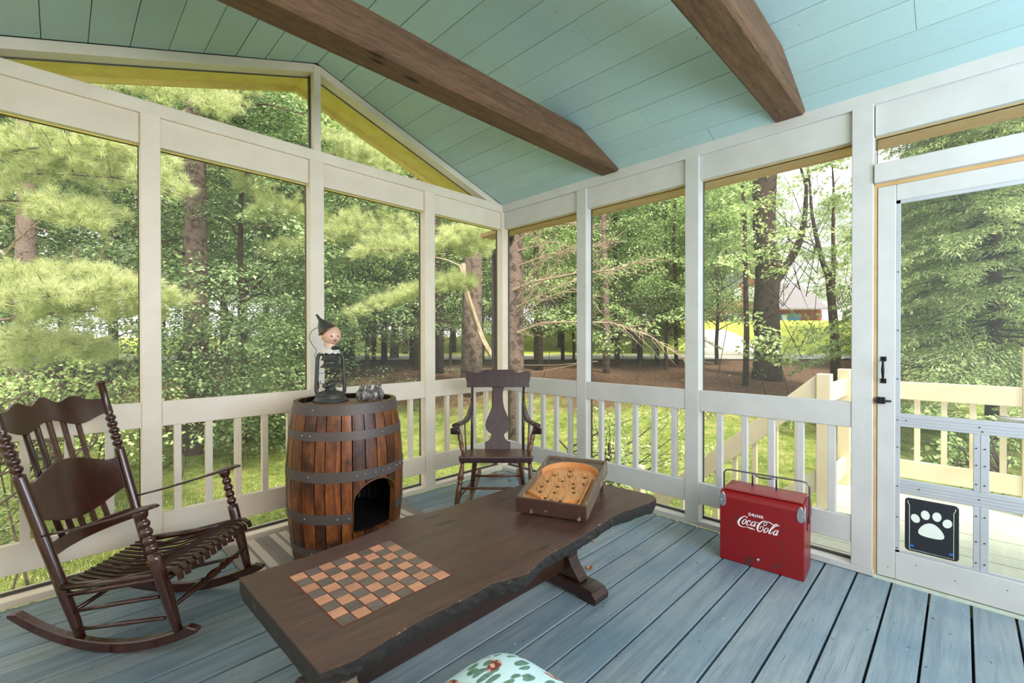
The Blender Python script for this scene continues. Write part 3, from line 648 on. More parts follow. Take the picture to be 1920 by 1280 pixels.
for (x, y_) in [(.155, .41), (.085, .345), (.165, .35), (.245, .355), (.07, .27), (.145, .29), (.205, .275), (.255, .285), (.06, .205), (.14, .225), (.215, .23), (.07, .15), (.14, .16), (.23, .185), (.115, .095), (.19, .088)]:
    cups.lathe([(.0, .0), (.0085, .0004), (.0085, .0012), (0, .0012)], (x, y_, .034), 10)
    for q in range(3 if y_ < .34 else 7):
        a = math.pi*(1+q/(2 if y_ < .34 else 6))+(0 if y_ < .34 else 0); R_ = .016
        xx, yy = x+R_*math.cos(a)+(0 if y_ >= .34 else rq.uniform(-.008, .008)), y_-abs(R_*math.sin(a))+(.004 if y_ < .34 else .012)
        pn.tube([(xx, yy, .033), (xx, yy, .052)], .0009, 4)
for q in range(26):
    x, y_ = rq.uniform(.035, .27), rq.uniform(.11, .33); pn.tube([(x, y_, .033), (x, y_, .052)], .0009, 4)
cups.build('scoring_cups', M['brass'], pbx, kind='stuff'); pn.build('nails', M['brass'], pbx, kind='stuff')
kb = MB(); kb.tube([(BW-.030, .0, .022), (BW-.030, -.012, .020)], .004, 8); kb.ball((BW-.030, -.019, .018), .0095, 10, 7); kb.build('plunger_knob', M['box_edge'], pbx)
for x in (.03, BW-.03): MB().box(x-.008, x+.008, BL-.035, BL-.012, -.082, .0).build('rear_foot', M['box_wood'], pbx)
for x in (.03, BW-.03): MB().box(x-.008, x+.008, .02, .04, -.010, .0).build('front_foot', M['box_wood'], pbx)

# ---- whisky barrel
BC = Vector((-1.82, -.545, .012)); BHt = .894
br = thing('wooden_barrel', 'dark oak barrel with an arched opening cut in its front', 'barrel', BC)
def bR(z): t = (z/BHt-.5)*2; return .328-.044*t*t
NST = 26; rb = random.Random(5)
A0, A1 = math.radians(-109.5), math.radians(-60.5); AM = (A0+A1)/2; zb_, zs_ = .205, .365
def archtop(a): u = (a-AM)/((A1-A0)/2); return zs_+.118*math.sqrt(max(0, 1-u*u))
def stave(a0, a1, zf0, zf1, nm='stave', thick=.024):
    nz, na = 9, max(2, int((a1-a0)/.06)+1); o, i_ = [], []
    g = .0028/.32
    aa = [a0+g+(a1-a0-2*g)*q/na for q in range(na+1)]
    for a in aa:
        z0, z1 = zf0(a), zf1(a)
        for q in range(nz+1):
            z = z0+(z1-z0)*q/nz; r = bR(z)-(.0015 if a in (aa[0], aa[-1]) else 0); o.append((r*math.cos(a), r*math.sin(a), z)); i_.append(((r-thick)*math.cos(a), (r-thick)*math.sin(a), z))
    m = nz+1; N = len(o); fs = []
    for a in range(na):
        for q in range(nz):
            k0 = a*m+q; fs += [(k0, k0+m, k0+m+1, k0+1)]
    mb = MB(); mb.add(o, fs, 0, False); mb.add(i_, [f[::-1] for f in fs], 1)
    al = o+i_; side = []
    for q in range(nz): side += [(q, q+1, N+q+1, N+q), (na*m+q, N+na*m+q, N+na*m+q+1, na*m+q+1)]
    for a in range(na): side += [(a*m, N+a*m, N+(a+1)*m, (a+1)*m), (a*m+nz, (a+1)*m+nz, N+(a+1)*m+nz, N+a*m+nz)]
    mb.add(al, side, 0); return mb.build(nm, [M['stave'], M['char']], br)
# stave boundaries, aligned with the opening's sides
bd = [A0+(A1-A0)*q/4 for q in range(5)]; rest = 2*math.pi-(A1-A0); ws = [rb.uniform(.75, 1.3) for _ in range(24)]; acc = A1
for w in ws: acc += rest*w/sum(ws); bd.append(acc)
for q in range(len(bd)-1):
    a0, a1 = bd[q], bd[q+1]
    if q < 4:
        stave(a0, a1, lambda a: 0, lambda a: zb_); stave(a0, a1, archtop, lambda a: BHt)
    else: stave(a0, a1, lambda a: 0, lambda a: BHt)
fa = MB(); outr, inr = [], []
for sgn in (0,):
    pts = [(A0, zb_+.0)]+[(A0, zb_+(zs_-zb_)*q/5) for q in range(1, 6)]+[(AM-(A1-A0)/2*math.cos(math.pi*q/16), zs_+.118*math.sin(math.pi*q/16)) for q in range(1, 16)]+[(A1, zs_-(zs_-zb_)*q/5) for q in range(0, 6)]
    for a, z in pts:
        r = bR(z); outr.append((r*math.cos(a)*1.002, r*math.sin(a)*1.002, z))
        ca = AM+(a-AM)*.965; zz = zb_+(z-zb_)*.98; r2 = r; inr.append(((r2+.0015)*math.cos(ca), (r2+.0015)*math.sin(ca), zz))
    deep = [((x*.90), (y_*.90), z) for x, y_, z in inr]; deepo = [((x*.90), (y_*.90), z) for x, y_, z in outr]; K = len(outr)
    fa.add(outr+inr+deep+deepo, [(q, q+1, K+q+1, K+q) for q in range(K-1)]+[(K+q, K+q+1, 2*K+q+1, 2*K+q) for q in range(K-1)])
fa.build('opening_frame', M['leg_wood'], br)
def hoop(z0, z1, a0=0, a1=None, nm='hoop'):
    pr = [(bR(z0)-.001, z0), (bR(z0)+.0022, z0), (bR((z0+z1)/2)+.0024, (z0+z1)/2), (bR(z1)+.0022, z1), (bR(z1)-.001, z1)]
    h = MB().lathe(pr, n=72 if a1 is None else 60, a0=a0, a1=a1, smooth=False).build(nm, M['hoop'], br)
    for p_ in h.data.polygons: p_.use_smooth = abs(p_.normal.z) < .6
    h.data.set_sharp_from_angle(angle=math.radians(35))
    return h
hoop(.836, .894); hoop(.705, .752); hoop(.487, .543); hoop(.264, .318, A1+.005, A0+2*math.pi-.005); hoop(.078, .126); hoop(.0, .050)
rv = MB()
for z, angs in ((.865, (-150, -75, -20)), (.73, (-150, -78, 200)), (.517, (-150, -106, -98, -88, -80, -72, -60, -52, -44)), (.292, (-155, -123, -113, -40, -20)), (.10, (-150, -108, -50)), (.025, (-140, -120, -60))):
    for a in angs: a = math.radians(a); r = bR(z)+.004; rv.ball((r*math.cos(a), r*math.sin(a), z), .0052, 8, 5)
rv.build('rivets', M['rivet'], br, kind='stuff')
MB().lathe([(0, .866), (.255, .866), (.255, .846), (0, .846)], n=40, smooth=False).build('barrel_head', M['head_wood'], br)
MB().lathe([(0, .205), (.285, .205), (.285, .185), (0, .185)], n=40, smooth=False).build('inner_floor', M['char'], br)
HZ = BC.z+.867
# ---- striped rug
rg = MB()
rg.box(0, 1.175, -1.25, 0, 0, .012); o = rg.build('striped_rug', M['rug']); o.location = (-2.345, -.02, 0); tag(o, 'grey and cream striped rug under the barrel', 'rug')
bd_ = o.modifiers.new('bevel', 'BEVEL'); bd_.width = .004
for a in range(1): pass
# ---- kerosene lantern
def upright(name, label, cat, x, y_, z, rz=-45, **kw): return thing(name, label, cat, (x, y_, z), math.radians(rz), **kw)
lt = upright('kerosene_lantern', 'old green-black metal kerosene lantern without its glass on top of the barrel', 'lantern', -1.852, -.398, HZ, rz=-25)
MB().lathe([(0, 0), (.104, 0), (.106, .007), (.097, .015), (.090, .024), (.088, .040), (.090, .044), (.084, .050), (.056, .053), (.052, .063), (.035, .068), (.0, .068)], n=32).build('fuel_tank', M['lantern'], lt)
MB().lathe([(.0, .066), (.03, .066), (.034, .074), (.028, .082), (.022, .088), (.030, .094), (.03, .10), (0, .10)], n=20).build('burner', M['lantern'], lt)
MB().lathe([(.030, 0), (.052, .003), (.054, .009), (.050, .014), (.032, .012), (.030, 0)], n=28, M=Matrix.Rotation(math.radians(-24), 4, 'Y') @ Matrix.Rotation(math.radians(12), 4, 'X'), c=(.004, 0, .104)).build('globe_plate', M['lantern'], lt)
for sx in (-1, 1):
    MB().tube([(sx*.045, 0, .05), (sx*.068, 0, .047), (sx*.079, 0, .058), (sx*.081, 0, .085), (sx*.077, 0, .17), (sx*.074, 0, .255), (sx*.068, 0, .282), (sx*.054, 0, .292), (sx*.036, 0, .288)], .0120, 10).build('frame_tube', M['lantern'], lt)
MB().lathe([(0, .298), (.036, .296), (.047, .285), (.048, .262), (.056, .256), (.058, .252), (.042, .250), (.039, .246), (.040, .232), (.044, .226), (.058, .212), (.060, .207), (0, .207)], n=28).build('chimney', M['lantern'], lt)
w = MB()
w.tube([(-.070, 0, .17), (-.03, .0, .176), (.01, -.01, .170), (.04, -.02, .155), (.048, -.02, .140), (.040, -.02, .130)], .0016, 6)
w.tube([(-.03, .01, .135), (-.015, 0, .165), (.012, -.01, .186), (.035, -.01, .194), (.045, -.01, .19), (.038, -.01, .168), (.015, 0, .145)], .0016, 6)
w.tube([(.05, 0, .118), (.085, -.005, .121)], .0016, 6); w.tube([(-.055, 0, .125), (-.058, -.015, .11), (-.03, -.02, .108)], .002, 6)
w.build('globe_wires', M['wire'], lt)
MB().tube([(-.090, 0, .10), (-.075, -.012, .106), (-.066, -.014, .125), (-.066, -.014, .085), (-.075, -.012, .075)], .004, 6).build('lift_lever', M['lantern'], lt)
bw = MB(); bw.tube([(-.083, 0, .263), (-.091, 0, .282), (-.080, 0, .300), (-.079, 0, .315), (-.100, 0, .345), (-.118, 0, .380), (-.118, 0, .405), (-.105, 0, .430), (-.085, 0, .447), (-.060, 0, .452), (-.05, .01, .452)], .0019, 6)
bw.build('bail_handle', M['wire'], lt); bw = MB()
bw.tube([(.083, 0, .263), (.088, 0, .275), (.075, 0, .30), (.066, 0, .318), (.065, .01, .34)], .0019, 6); bw.build('bail_handle', M['wire'], lt)
# ---- doll head with lace collar
dh = upright('doll_head', 'vintage doll head with lace collar set on the lantern', 'doll', -1.852, -.398, HZ+.298, rz=-2)
hc = Vector((.006, 0, .105)); NU, NV = 36, 26; vs = []
for i in range(NV+1):
    ph = math.pi*i/NV
    for k in range(NU):
        th = 2*math.pi*k/NU; x, y_, z = math.sin(ph)*math.cos(th), math.sin(ph)*math.sin(th), math.cos(ph)   # face looks along -y
        s = Vector((x*.056, y_*.060, z*.062)); low = max(0, -z)
        s.x *= 1-.12*low**2; s.y *= 1-.05*low; s.z *= (1-.06*low)
        if y_ < 0:
            f = -y_
            s.y -= .010*math.exp(-((x/.13)**2+((z+.22)/.11)**2))                      # nose
            s.y -= .006*math.exp(-(((abs(x)-.40)/.20)**2+((z+.38)/.22)**2))            # cheeks
            s.y -= .005*math.exp(-((x/.22)**2+((z+.50)/.08)**2))                      # lips
            s.y -= .006*math.exp(-((x/.25)**2+((z+.78)/.12)**2))                      # chin
            s.y += .006*math.exp(-(((abs(x)-.34)/.13)**2+((z+.06)/.09)**2))            # eye sockets
        vs.append(s+hc)
mb = MB(); mb.add(vs, [(i*NU+k, (i+1)*NU+k, (i+1)*NU+(k+1) % NU, i*NU+(k+1) % NU) for i in range(NV) for k in range(NU)], 0, True)
mb.lathe([(.034, 0), (.030, .03), (.032, .05)], c=(0, .004, .02), n=20)
for sx in (-1, 1): mb.ball(hc+Vector((sx*.055, .006, -.010)), .012, 10, 8, sc=(.45, .8, 1.15))
mb.build('head', M['doll'], dh)
for sx in (-1, 1):
    e = MB().ball(hc+Vector((sx*.0185, -.0495, -.004)), .0088, 12, 8, sc=(1.1, .6, .85)).build('eye', M['eye_white'], dh)
    MB().ball(hc+Vector((sx*.0185, -.0530, -.0045)), .0066, 12, 8, sc=(1, .45, 1)).build('iris', M['black'], e)
    MB().tube([hc+Vector((sx*.010, -.0565, .016)), hc+Vector((sx*.018, -.056, .0185)), hc+Vector((sx*.027, -.0515, .0155))], .0009, 5).build('eyebrow', M['doll_hair'], dh)
MB().ball(hc+Vector((0, -.0640, -.0315)), .0075, 12, 6, sc=(1.2, .45, .55)).ball(hc+Vector((0, -.0632, -.0275)), .004, 10, 6, sc=(1.1, .4, .5)).build('mouth', M['lip'], dh)
hr = MB(); vs = []
for i in range(10):
    ph = math.pi*.62*i/9
    for k in range(28):
        th = 2*math.pi*k/28; fr = max(0, -math.sin(th)); pl = ph*(1-.42*fr**1.5); r = 1.03+.012*math.sin(5*th+i)
        vs.append(hc+Vector((math.sin(pl)*math.cos(th)*.056*r, math.sin(pl)*math.sin(th)*.060*r+.001, math.cos(pl)*.062*r)))
hr.add(vs, [(i*28+k, (i+1)*28+k, (i+1)*28+(k+1) % 28, i*28+(k+1) % 28) for i in range(9) for k in range(28)], 0, True); hr.build('molded_hair', M['doll'], dh)
cl = MB(); vs = []
for i, (r, z) in enumerate(((.030, .036), (.040, .030), (.050, .018), (.056, .004), (.058, -.004))):
    for k in range(48): t = 2*math.pi*k/48; q = 1+.07*math.sin(10*t+i*.7)*(i/4); vs.append((r*q*math.cos(t), r*q*math.sin(t), z+.003*math.sin(10*t)*(i/4)))
cl.add(vs, [(i*48+k, (i+1)*48+k, (i+1)*48+(k+1) % 48, i*48+(k+1) % 48) for i in range(4) for k in range(48)], 0, True); cl.build('lace_collar', M['lace'], dh)
MB().ball((.010, -.047, .030), .014, 12, 8, sc=(1.4, .6, .9)).ball((.030, -.044, .030), .011, 10, 7, sc=(1, .6, 1)).ball((-.004, -.045, .024), .010, 10, 7, sc=(1, .6, 1)).build('dark_bow', M['black'], dh)
# ---- funnel hat
tilt_h = Matrix.Rotation(math.radians(-33), 4, 'Y')
fh = upright('tin_funnel', 'dark tin funnel worn like a hat by the doll head', 'funnel', -1.852, -.398, HZ+.298, rz=-25)
fm = MB(); base = Vector((-.018, -.002, .140))
fm.lathe([(.056, -.006), (.058, .0), (.054, .006), (.030, .050), (.013, .070), (.010, .078), (.006, .110), (.0045, .112), (.0045, .108)], c=base, n=28, M=tilt_h)
fm.build('cone', M['lantern'], fh)
MB().lathe([(.057, -.004), (.0600, -.001), (.057, .003)], c=base, n=28, M=tilt_h).build('brass_rim', M['brass'], fh)
# ---- bird figurines
fg = upright('bird_figurine', 'small dark pewter figurine of four huddled birds on the barrel top', 'figurine', -1.672, -.552, HZ, rz=-30)
for (x, y_, r, hx, hz, sx) in ((-.062, .012, .026, -.045, .088, .9), (-.022, -.012, .030, -.006, .087, 1), (.026, -.010, .030, .040, .083, 1), (.062, .012, .026, .052, .096, .9)):
    b = MB().ball((x, y_, .036), r, 14, 10, sc=(sx, 1, 1.30)).ball((x, y_+.012, .02), r*.7, 10, 8)
    bo = b.build('bird_body', M['pewter'], fg)
    MB().ball((hx, y_+.006, hz), .0165, 12, 9, sc=(1, 1, 1.1)).tube([((x+hx)/2, y_+.004, .062), (hx, y_+.006, hz)], [.015, .013], 8).tube([(hx+.002, y_-.008, hz), (hx+.004, y_-.020, hz-.002)], [.005, .0008], 6).build('bird_head', M['pewter'], fg)

# ---- left rocking chair
rc = thing('rocking_chair', 'glossy dark brown rocking chair with spool-turned posts and slatted seat at far left', 'chair', (-2.711, -.589, 0), math.radians(-43))
def spool(z0, z1, n, r0=.012, r1=.021):   # beads between t=z0..z1
    o = []
    for i in range(n):
        a = z0+(z1-z0)*i/n; b = z0+(z1-z0)*(i+1)/n
        for q, r in ((.0, r0), (.18, r1*.82), (.5, r1), (.82, r1*.82)): o.append((a+(b-a)*q, r))
    return o+[(z1, r0)]
for sy in (-1, 1):
    ry = .232*sy
    xs = [-.47+.80*i/20 for i in range(21)]; th = .042
    rk = MB(); vs = []
    for x in xs:
        zb = .68*(x+.04)**2; en = min(1, (x+.47)/.05+.35, (.33-x)/.05+.35); yy = .205*sy+(.245-.205)*sy*(x+.2)/.45
        for dy, z in ((-.0165, zb), (.0165, zb), (.0165, zb+th*en), (-.0165, zb+th*en)): vs.append((x, yy+dy, z+.0005))
    N = len(xs); rk.add(vs, [(i*4+q, i*4+(q+1) % 4, (i+1)*4+(q+1) % 4, (i+1)*4+q) for i in range(N-1) for q in range(4)]+[(0, 1, 2, 3), (N*4-4, N*4-3, N*4-2, N*4-1)])
    rk.build('rocker', M['dark_wood'], rc, .004)
    # rear post
    p0, p1 = (-.165, .205*sy, .045), (-.475, .255*sy, 1.045)
    pr = [(0, .015), (.06, .0185), (.2, .021), (.30, .021), (.45, .022), (.66, .021), (.67, .0215), (.675, .013)]+spool(.68, .835, 5, .0125, .0225)+[(.845, .018), (.855, .0165), (.985, .0155), (.99, .021), (1.0, .022)]
    MB().turned(p0, p1, pr, 12).build('back_post', M['dark_wood'], rc)
    # front leg
    p0, p1 = (.250, .252*sy, .095), (.120, .275*sy, .585)
    pr = [(0, .0155), (.1, .0185), (.35, .0235), (.60, .0235), (.645, .022), (.65, .013)]+spool(.655, .925, 4, .0125, .0215)+[(.935, .016), (.95, .022), (.985, .026), (1.0, .026)]
    MB().turned(p0, p1, pr, 12).build('leg', M['dark_wood'], rc)
    # arm
    MB().tube([(-.300, .232*sy, .472), (-.15, .250*sy, .508), (.02, .272*sy, .556), (.08, .276*sy, .575), (.13, .280*sy, .592), (.175, .282*sy, .604), (.195, .283*sy, .606)], [.010, .013, .014, .019, .027, .022, .010], 12, flat=.42).build('armrest', M['dark_wood'], rc)
    for (x0, z0, x1, z1, r) in ((-.225, .225, .168, .305, .0125), (-.205, .158, .178, .235, .0095), (-.185, .085, .200, .150, .0095)):
        MB().tube([(x0, .212*sy, z0), ((x0+x1)/2, .233*sy, (z0+z1)/2), (x1, .255*sy, z1)], [r*.8, r, r*.8], 8).build('side_rung', M['dark_wood'], rc)
    MB().tube([(-.238, .220*sy, .262), (0, .235*sy, .292), (.16, .255*sy, .325)], .015, 8).build('seat_rail', M['dark_wood'], rc)
MB().turned((.232, -.25, .195), (.232, .25, .195), [(0, .008), (.18, .011), (.3, .016), (.33, .009), (.36, .018), (.39, .010), (.44, .016), (.5, .019), (.56, .016), (.61, .010), (.64, .018), (.67, .009), (.7, .016), (.82, .011), (1, .008)], 10).build('front_stretcher', M['dark_wood'], rc)
MB().tube([(-.20, -.21, .155), (-.20, .21, .155)], .010, 8).build('rear_stretcher', M['dark_wood'], rc)
MB().tube([(.178, -.255, .285), (.178, .255, .285)], .0125, 8).build('front_stretcher', M['dark_wood'], rc)
prof = [(-.245, .268), (-.20, .262), (-.12, .258), (-.03, .268), (.06, .296), (.14, .330), (.195, .346), (.232, .345), (.255, .328), (.262, .305)]
ns = 13
for i in range(ns):
    w0 = .196; w1 = .272; mbs = MB(); vs = []
    for j, (x, z) in enumerate(prof):
        w = w0+(w1-w0)*(x+.245)/.5; dy = 2*w/ns; yc = -w+dy*(i+.5); e = dy*.44
        sag = -.020*(1-((i-6)/6.5)**2)*math.sin(math.pi*min(1, max(0, (x+.3)/.55)))
        for yy, zz, lift in ((-e, 0, .007), (e, 0, .0), (e, -.009, .0), (-e, -.009, .007)): vs.append((x, yc+yy, z+sag+zz+lift))
    n = len(prof); mbs.add(vs, [(a*4+q, a*4+(q+1) % 4, (a+1)*4+(q+1) % 4, (a+1)*4+q) for a in range(n-1) for q in range(4)]+[(0, 1, 2, 3), (n*4-4, n*4-3, n*4-2, n*4-1)], 0, False)
    mbs.build('seat_slat', M['slat_wood'], rc, .0015)
def bx(z): return -.165+(-.475+.165)*(z-.045)/1.0     # x of the back plane at height z
def back_panel(zt, zbm, nm, mt, cur, thick=.013, ny=40, wz=None):
    vs = []
    for i in range(ny+1):
        u = -1+2*i/ny; half = .222+.03*((zt(0)+zbm(0))/2-.4)/.6; y_ = u*half; dep = -cur*(1-u*u)
        for z, dx in ((zbm(u), 0), (zt(u), 0), (zt(u), -thick), (zbm(u), -thick)): vs.append((bx(z)+dep+dx+.004, y_, z))
    m = MB(); m.add(vs, [(a*4+q, a*4+(q+1) % 4, (a+1)*4+(q+1) % 4, (a+1)*4+q) for a in range(ny) for q in range(4)]+[(0, 1, 2, 3), (ny*4, ny*4+1, ny*4+2, ny*4+3)], 0, False)
    return m.build(nm, M[mt], rc, .002)
back_panel(lambda u: .955+.038*math.exp(-(u/.16)**2)+.028*math.exp(-((abs(u)-.5)/.17)**2)+.008, lambda u: .875+.018*math.cos(u*math.pi*2), 'crest_rail', 'dark_wood', .055)
back_panel(lambda u: .672+.050*max(0, math.cos(min(1, abs(u)/.75)*math.pi/2))**1.1, lambda u: .528-.060*max(0, math.cos(min(1, abs(u)/.9)*math.pi/2))**1.1, 'back_panel', 'dark_wood', .045, .009)
back_panel(lambda u: .425, lambda u: .375, 'lower_back_rail', 'dark_wood', .045)
for i in range(5):
    u = -.5+.25*i; y0, y1 = u*.222, u*.24; d = .05*(1-u*u)
    MB().tube([(bx(.40)-d-.004, y0, .40), (bx(.65)-d-.016, (y0+y1)/2, .65), (bx(.90)-d-.008, y1, .90)], .0155, 8, flat=.38, upv=(1, 0, .3)).build('back_slat', M['seat_wood'] if i > 1 else M['slat_wood'], rc)

# ---- armchair rocker in the corner
ac = thing('armchair', 'purple-brown wooden armchair with a vase-shaped back splat in the corner', 'chair', (-.772, -.741, 0), math.radians(-45))
def xb(l): return l
seat = [(-.255, -.215), (.255, -.215), (.262, -.17), (.235, .16), (.20, .215), (-.20, .215), (-.235, .16), (-.262, -.17)]
vs = []; 
for x, y_ in seat: vs.append((x, y_, .455-(y_+.215)*.11))
for x, y_ in seat: vs.append((x*.97, y_*.98, .410-(y_+.215)*.11))
m = MB(); m.add(vs, [tuple(range(8)), tuple(range(8, 16))[::-1]]); m.add(vs, [(i, (i+1) % 8, 8+(i+1) % 8, 8+i) for i in range(8)], 1); m.build('seat', [M['seat_wood'], M['purple_wood']], ac, .010, seg=2)
for sx in (-1, 1):
    MB().turned((.232*sx, -.165, .412), (.275*sx, -.235, .055), [(0, .013), (.08, .014), (.25, .019), (.32, .022), (.37, .014), (.39, .023), (.42, .014), (.45, .020), (.6, .0215), (.8, .018), (1, .014)], 12).build('leg', M['leg_wood'], ac)
    MB().tube([(.165*sx, .13, .40), (.205*sx, .265, .075)], [.020, .019], 10).build('leg', M['leg_wood'], ac)
    rk = MB(); vs = []; N = 17
    for i in range(N):
        y_ = -.34+.86*i/(N-1); zb = .42*(y_+.02)**2; x = (.272-.072*(y_+.235)/.5)*sx
        for dx, z in ((-.014, zb), (.014, zb), (.014, zb+.045), (-.014, zb+.045)): vs.append((x+dx, y_, z+.0005))
    rk.add(vs, [(i*4+q, i*4+(q+1) % 4, (i+1)*4+(q+1) % 4, (i+1)*4+q) for i in range(N-1) for q in range(4)]+[(0, 1, 2, 3), (N*4-4, N*4-3, N*4-2, N*4-1)]); rk.build('rocker', M['leg_wood'], ac, .003)
    MB().tube([(.198*sx, .175, .405), (.200*sx, .225, .64), (.205*sx, .300, .90)], [.013, .0135, .012], 8, flat=.8).build('back_post', M['purple_wood'], ac)
    MB().tube([(.199*sx, .205, .80), (.202*sx, .185, .745), (.212*sx, .13, .685), (.232*sx, .05, .655), (.262*sx, -.06, .655), (.284*sx, -.115, .652), (.288*sx, -.140, .630), (.286*sx, -.138, .598)], [.012, .019, .026, .027, .029, .034, .036, .034], 12, flat=.55, upv=(0, .5, 1)).build('armrest', M['purple_wood'], ac)
    MB().turned((.270*sx, -.105, .635), (.228*sx, -.16, .452), [(0, .010), (.2, .015), (.45, .018), (.52, .013), (.56, .018), (.8, .014), (1, .010)], 10).build('arm_support', M['leg_wood'], ac)
    MB().tube([(.236*sx, .02, .64), (.226*sx, .0, .435)], .006, 6).build('arm_spindle', M['leg_wood'], ac)
    MB().tube([(.262*sx, -.212, .16), (.197*sx, .235, .15)], .008, 6).build('side_rung', M['leg_wood'], ac)
MB().tube([(-.255, -.205, .235), (.255, -.205, .235)], .009, 8).build('front_rung', M['leg_wood'], ac)
MB().tube([(-.188, .22, .195), (.188, .22, .195)], .009, 8).build('rear_rung', M['leg_wood'], ac)
def byy(z): return .175+.125*(z-.405)/.495
MZ = Matrix(((1, 0, 0, 0), (0, -.25, 1, 0), (0, 1, 0, 0), (0, 0, 0, 1)))
def backboard(poly, nm, off=0, t=.014):
    vs = [(x, byy(z)+off, z) for x, z in poly]+[(x, byy(z)+off+t, z) for x, z in poly]; n = len(poly)
    m = MB(); m.add(vs, [tuple(range(n)), tuple(range(n, 2*n))[::-1]]+[(i, (i+1) % n, n+(i+1) % n, n+i) for i in range(n)]); return m.build(nm, M['purple_wood'], ac, .003)
half = [(.250, .880), (.248, .915), (.258, .950), (.262, .985), (.254, 1.002), (.235, 1.006), (.205, 1.000), (.165, .992), (.140, .997), (.125, 1.012), (.10, 1.017)]
backboard(half+[(-x, z) for x, z in half[::-1]], 'crest_rail', -.012, .020)
hs = [(.098, .405), (.098, .465), (.078, .470), (.058, .490), (.050, .512), (.052, .527), (.068, .535), (.090, .560), (.096, .590), (.090, .625), (.070, .670), (.052, .715), (.041, .765), (.037, .82), (.042, .855), (.052, .890)]
backboard(hs+[(-x, z) for x, z in hs[::-1]], 'back_splat', .0, .013)

# ---- drink cooler
cA = Vector((-.349, -2.166, 0)); cB = Vector((-.32, -2.575, 0)); cs = (cB-cA).normalized(); cn = Vector((0, 0, 1)).cross(cs)   # cn points away from camera side
ck = bpy.data.objects.new('metal_cooler', None); link(ck)
cn = Vector((-cs.y, cs.x, 0)); 
ck.matrix_world = Matrix(((cs.x, cn.x, 0, cA.x), (cs.y, cn.y, 0, cA.y), (0, 0, 1, 0), (0, 0, 0, 1)))
tag(ck, 'vintage red metal drink cooler with white script lettering and wire handle', 'cooler')
CL, CW, CH = .412, .218, .392
bd2 = MB(); r = .020
pf = [(0, 0), (0, CH-.035), (.004, CH-.016), (.014, CH-.004), (.028, CH), (CW-.028, CH), (CW-.014, CH-.004), (CW-.004, CH-.016), (CW, CH-.035), (CW, 0)]
MX = Matrix(((0, 0, 1, 0), (1, 0, 0, 0), (0, 1, 0, 0), (0, 0, 0, 1)))
bd2.prism(pf, .0, CL, MX); bd2.build('body', M['red'], ck, .004, seg=2)
MB().box(.004, CL-.004, .004, CW-.004, .0, .012).build('base_flange', M['red'], ck, .004)
ld = MB(); z0 = CH+.002
vs = [(.012, .020, z0), (CL-.012, .020, z0), (CL-.012, CW-.014, z0), (.012, CW-.014, z0), (.012, .020, z0+.010), (CL-.012, .020, z0+.010), (CL-.012, CW-.014, z0+.010), (.012, CW-.014, z0+.010), (.075, CW*.5, z0+.026), (CL-.075, CW*.5, z0+.026)]
ld.add(vs, [(3, 2, 1, 0), (0, 1, 5, 4), (1, 2, 6, 5), (2, 3, 7, 6), (3, 0, 4, 7), (4, 5, 9, 8), (5, 6, 9), (6, 7, 8, 9), (7, 4, 8)]); ld.build('lid', M['red_lid'], ck, .003)
bl = MB(); za, zt_ = .275, .487
bl.tube([(-.006, CW*.5, .272), (-.008, CW*.5, .30), (-.008, CW*.5, zt_-.02), (.004, CW*.5, zt_-.004), (.03, CW*.5, zt_), (CL-.03, CW*.5, zt_+.004), (CL-.004, CW*.5, zt_), (CL+.008, CW*.5, zt_-.018), (CL+.008, CW*.5, .30), (CL+.006, CW*.5, .272)], .0048, 8); bl.build('bail_handle', M['wire_steel'], ck)
gp_ = MB(); 
for x in (.145, .265): gp_.tube([(x, CW*.5, z0+.022), (x, CW*.5, zt_-.012), (x+.004, CW*.5, zt_-.004)], .005, 8); gp_.box(x-.012, x+.016, CW*.5-.008, CW*.5+.008, z0+.020, z0+.026)
gp_.tube([(.16, CW*.5, zt_-.008), (.18, CW*.5, zt_-.016), (.23, CW*.5, zt_-.014), (.255, CW*.5, zt_-.006)], .005, 8); gp_.build('handle_bracket', M['wire_steel'], ck)
for x in (0, CL):
    sg = -1 if x == 0 else 1
    c = MB(); poly = ell(0, 0, .017, .042, 0, 18, .25)
    Mc = Matrix.Translation((x-sg*.016, -.0035, CH-.048))
    Mf = Mc @ Matrix(((1, 0, 0, 0), (0, 0, 1, 0), (0, 1, 0, 0), (0, 0, 0, 1)))
    c.prism([(a, b) for a, b in poly], 0, .005, Mf)
    Ms = Matrix.Translation((x+sg*.0035, .016, CH-.048)) @ Matrix(((0, 0, -sg, 0), (1, 0, 0, 0), (0, 1, 0, 0), (0, 0, 0, 1)))
    c.prism([(a, b) for a, b in poly], 0, .005, Ms); c.ball((x-sg*.008, -.004, CH-.055), .004, 8, 6)
    c.build('corner_plate', M['steel'], ck, .0015)
MB().lathe([(0, 0), (.008, .001), (.009, .005), (.006, .008), (0, .009)], n=16, M=Matrix.Rotation(math.radians(90), 4, 'X'), c=(.197, .001, .049)).build('drain_plug', M['steel'], ck)
MB().box(CL-.0, CL+.004, CW*.5-.020, CW*.5+.020, .235, .300).build('handle_pivot_plate', M['red'], ck, .002)
MB().box(CL, CL+.006, CW-.045, CW-.015, CH-.10, CH-.02).build('bottle_opener', M['red_lid'], ck, .002)
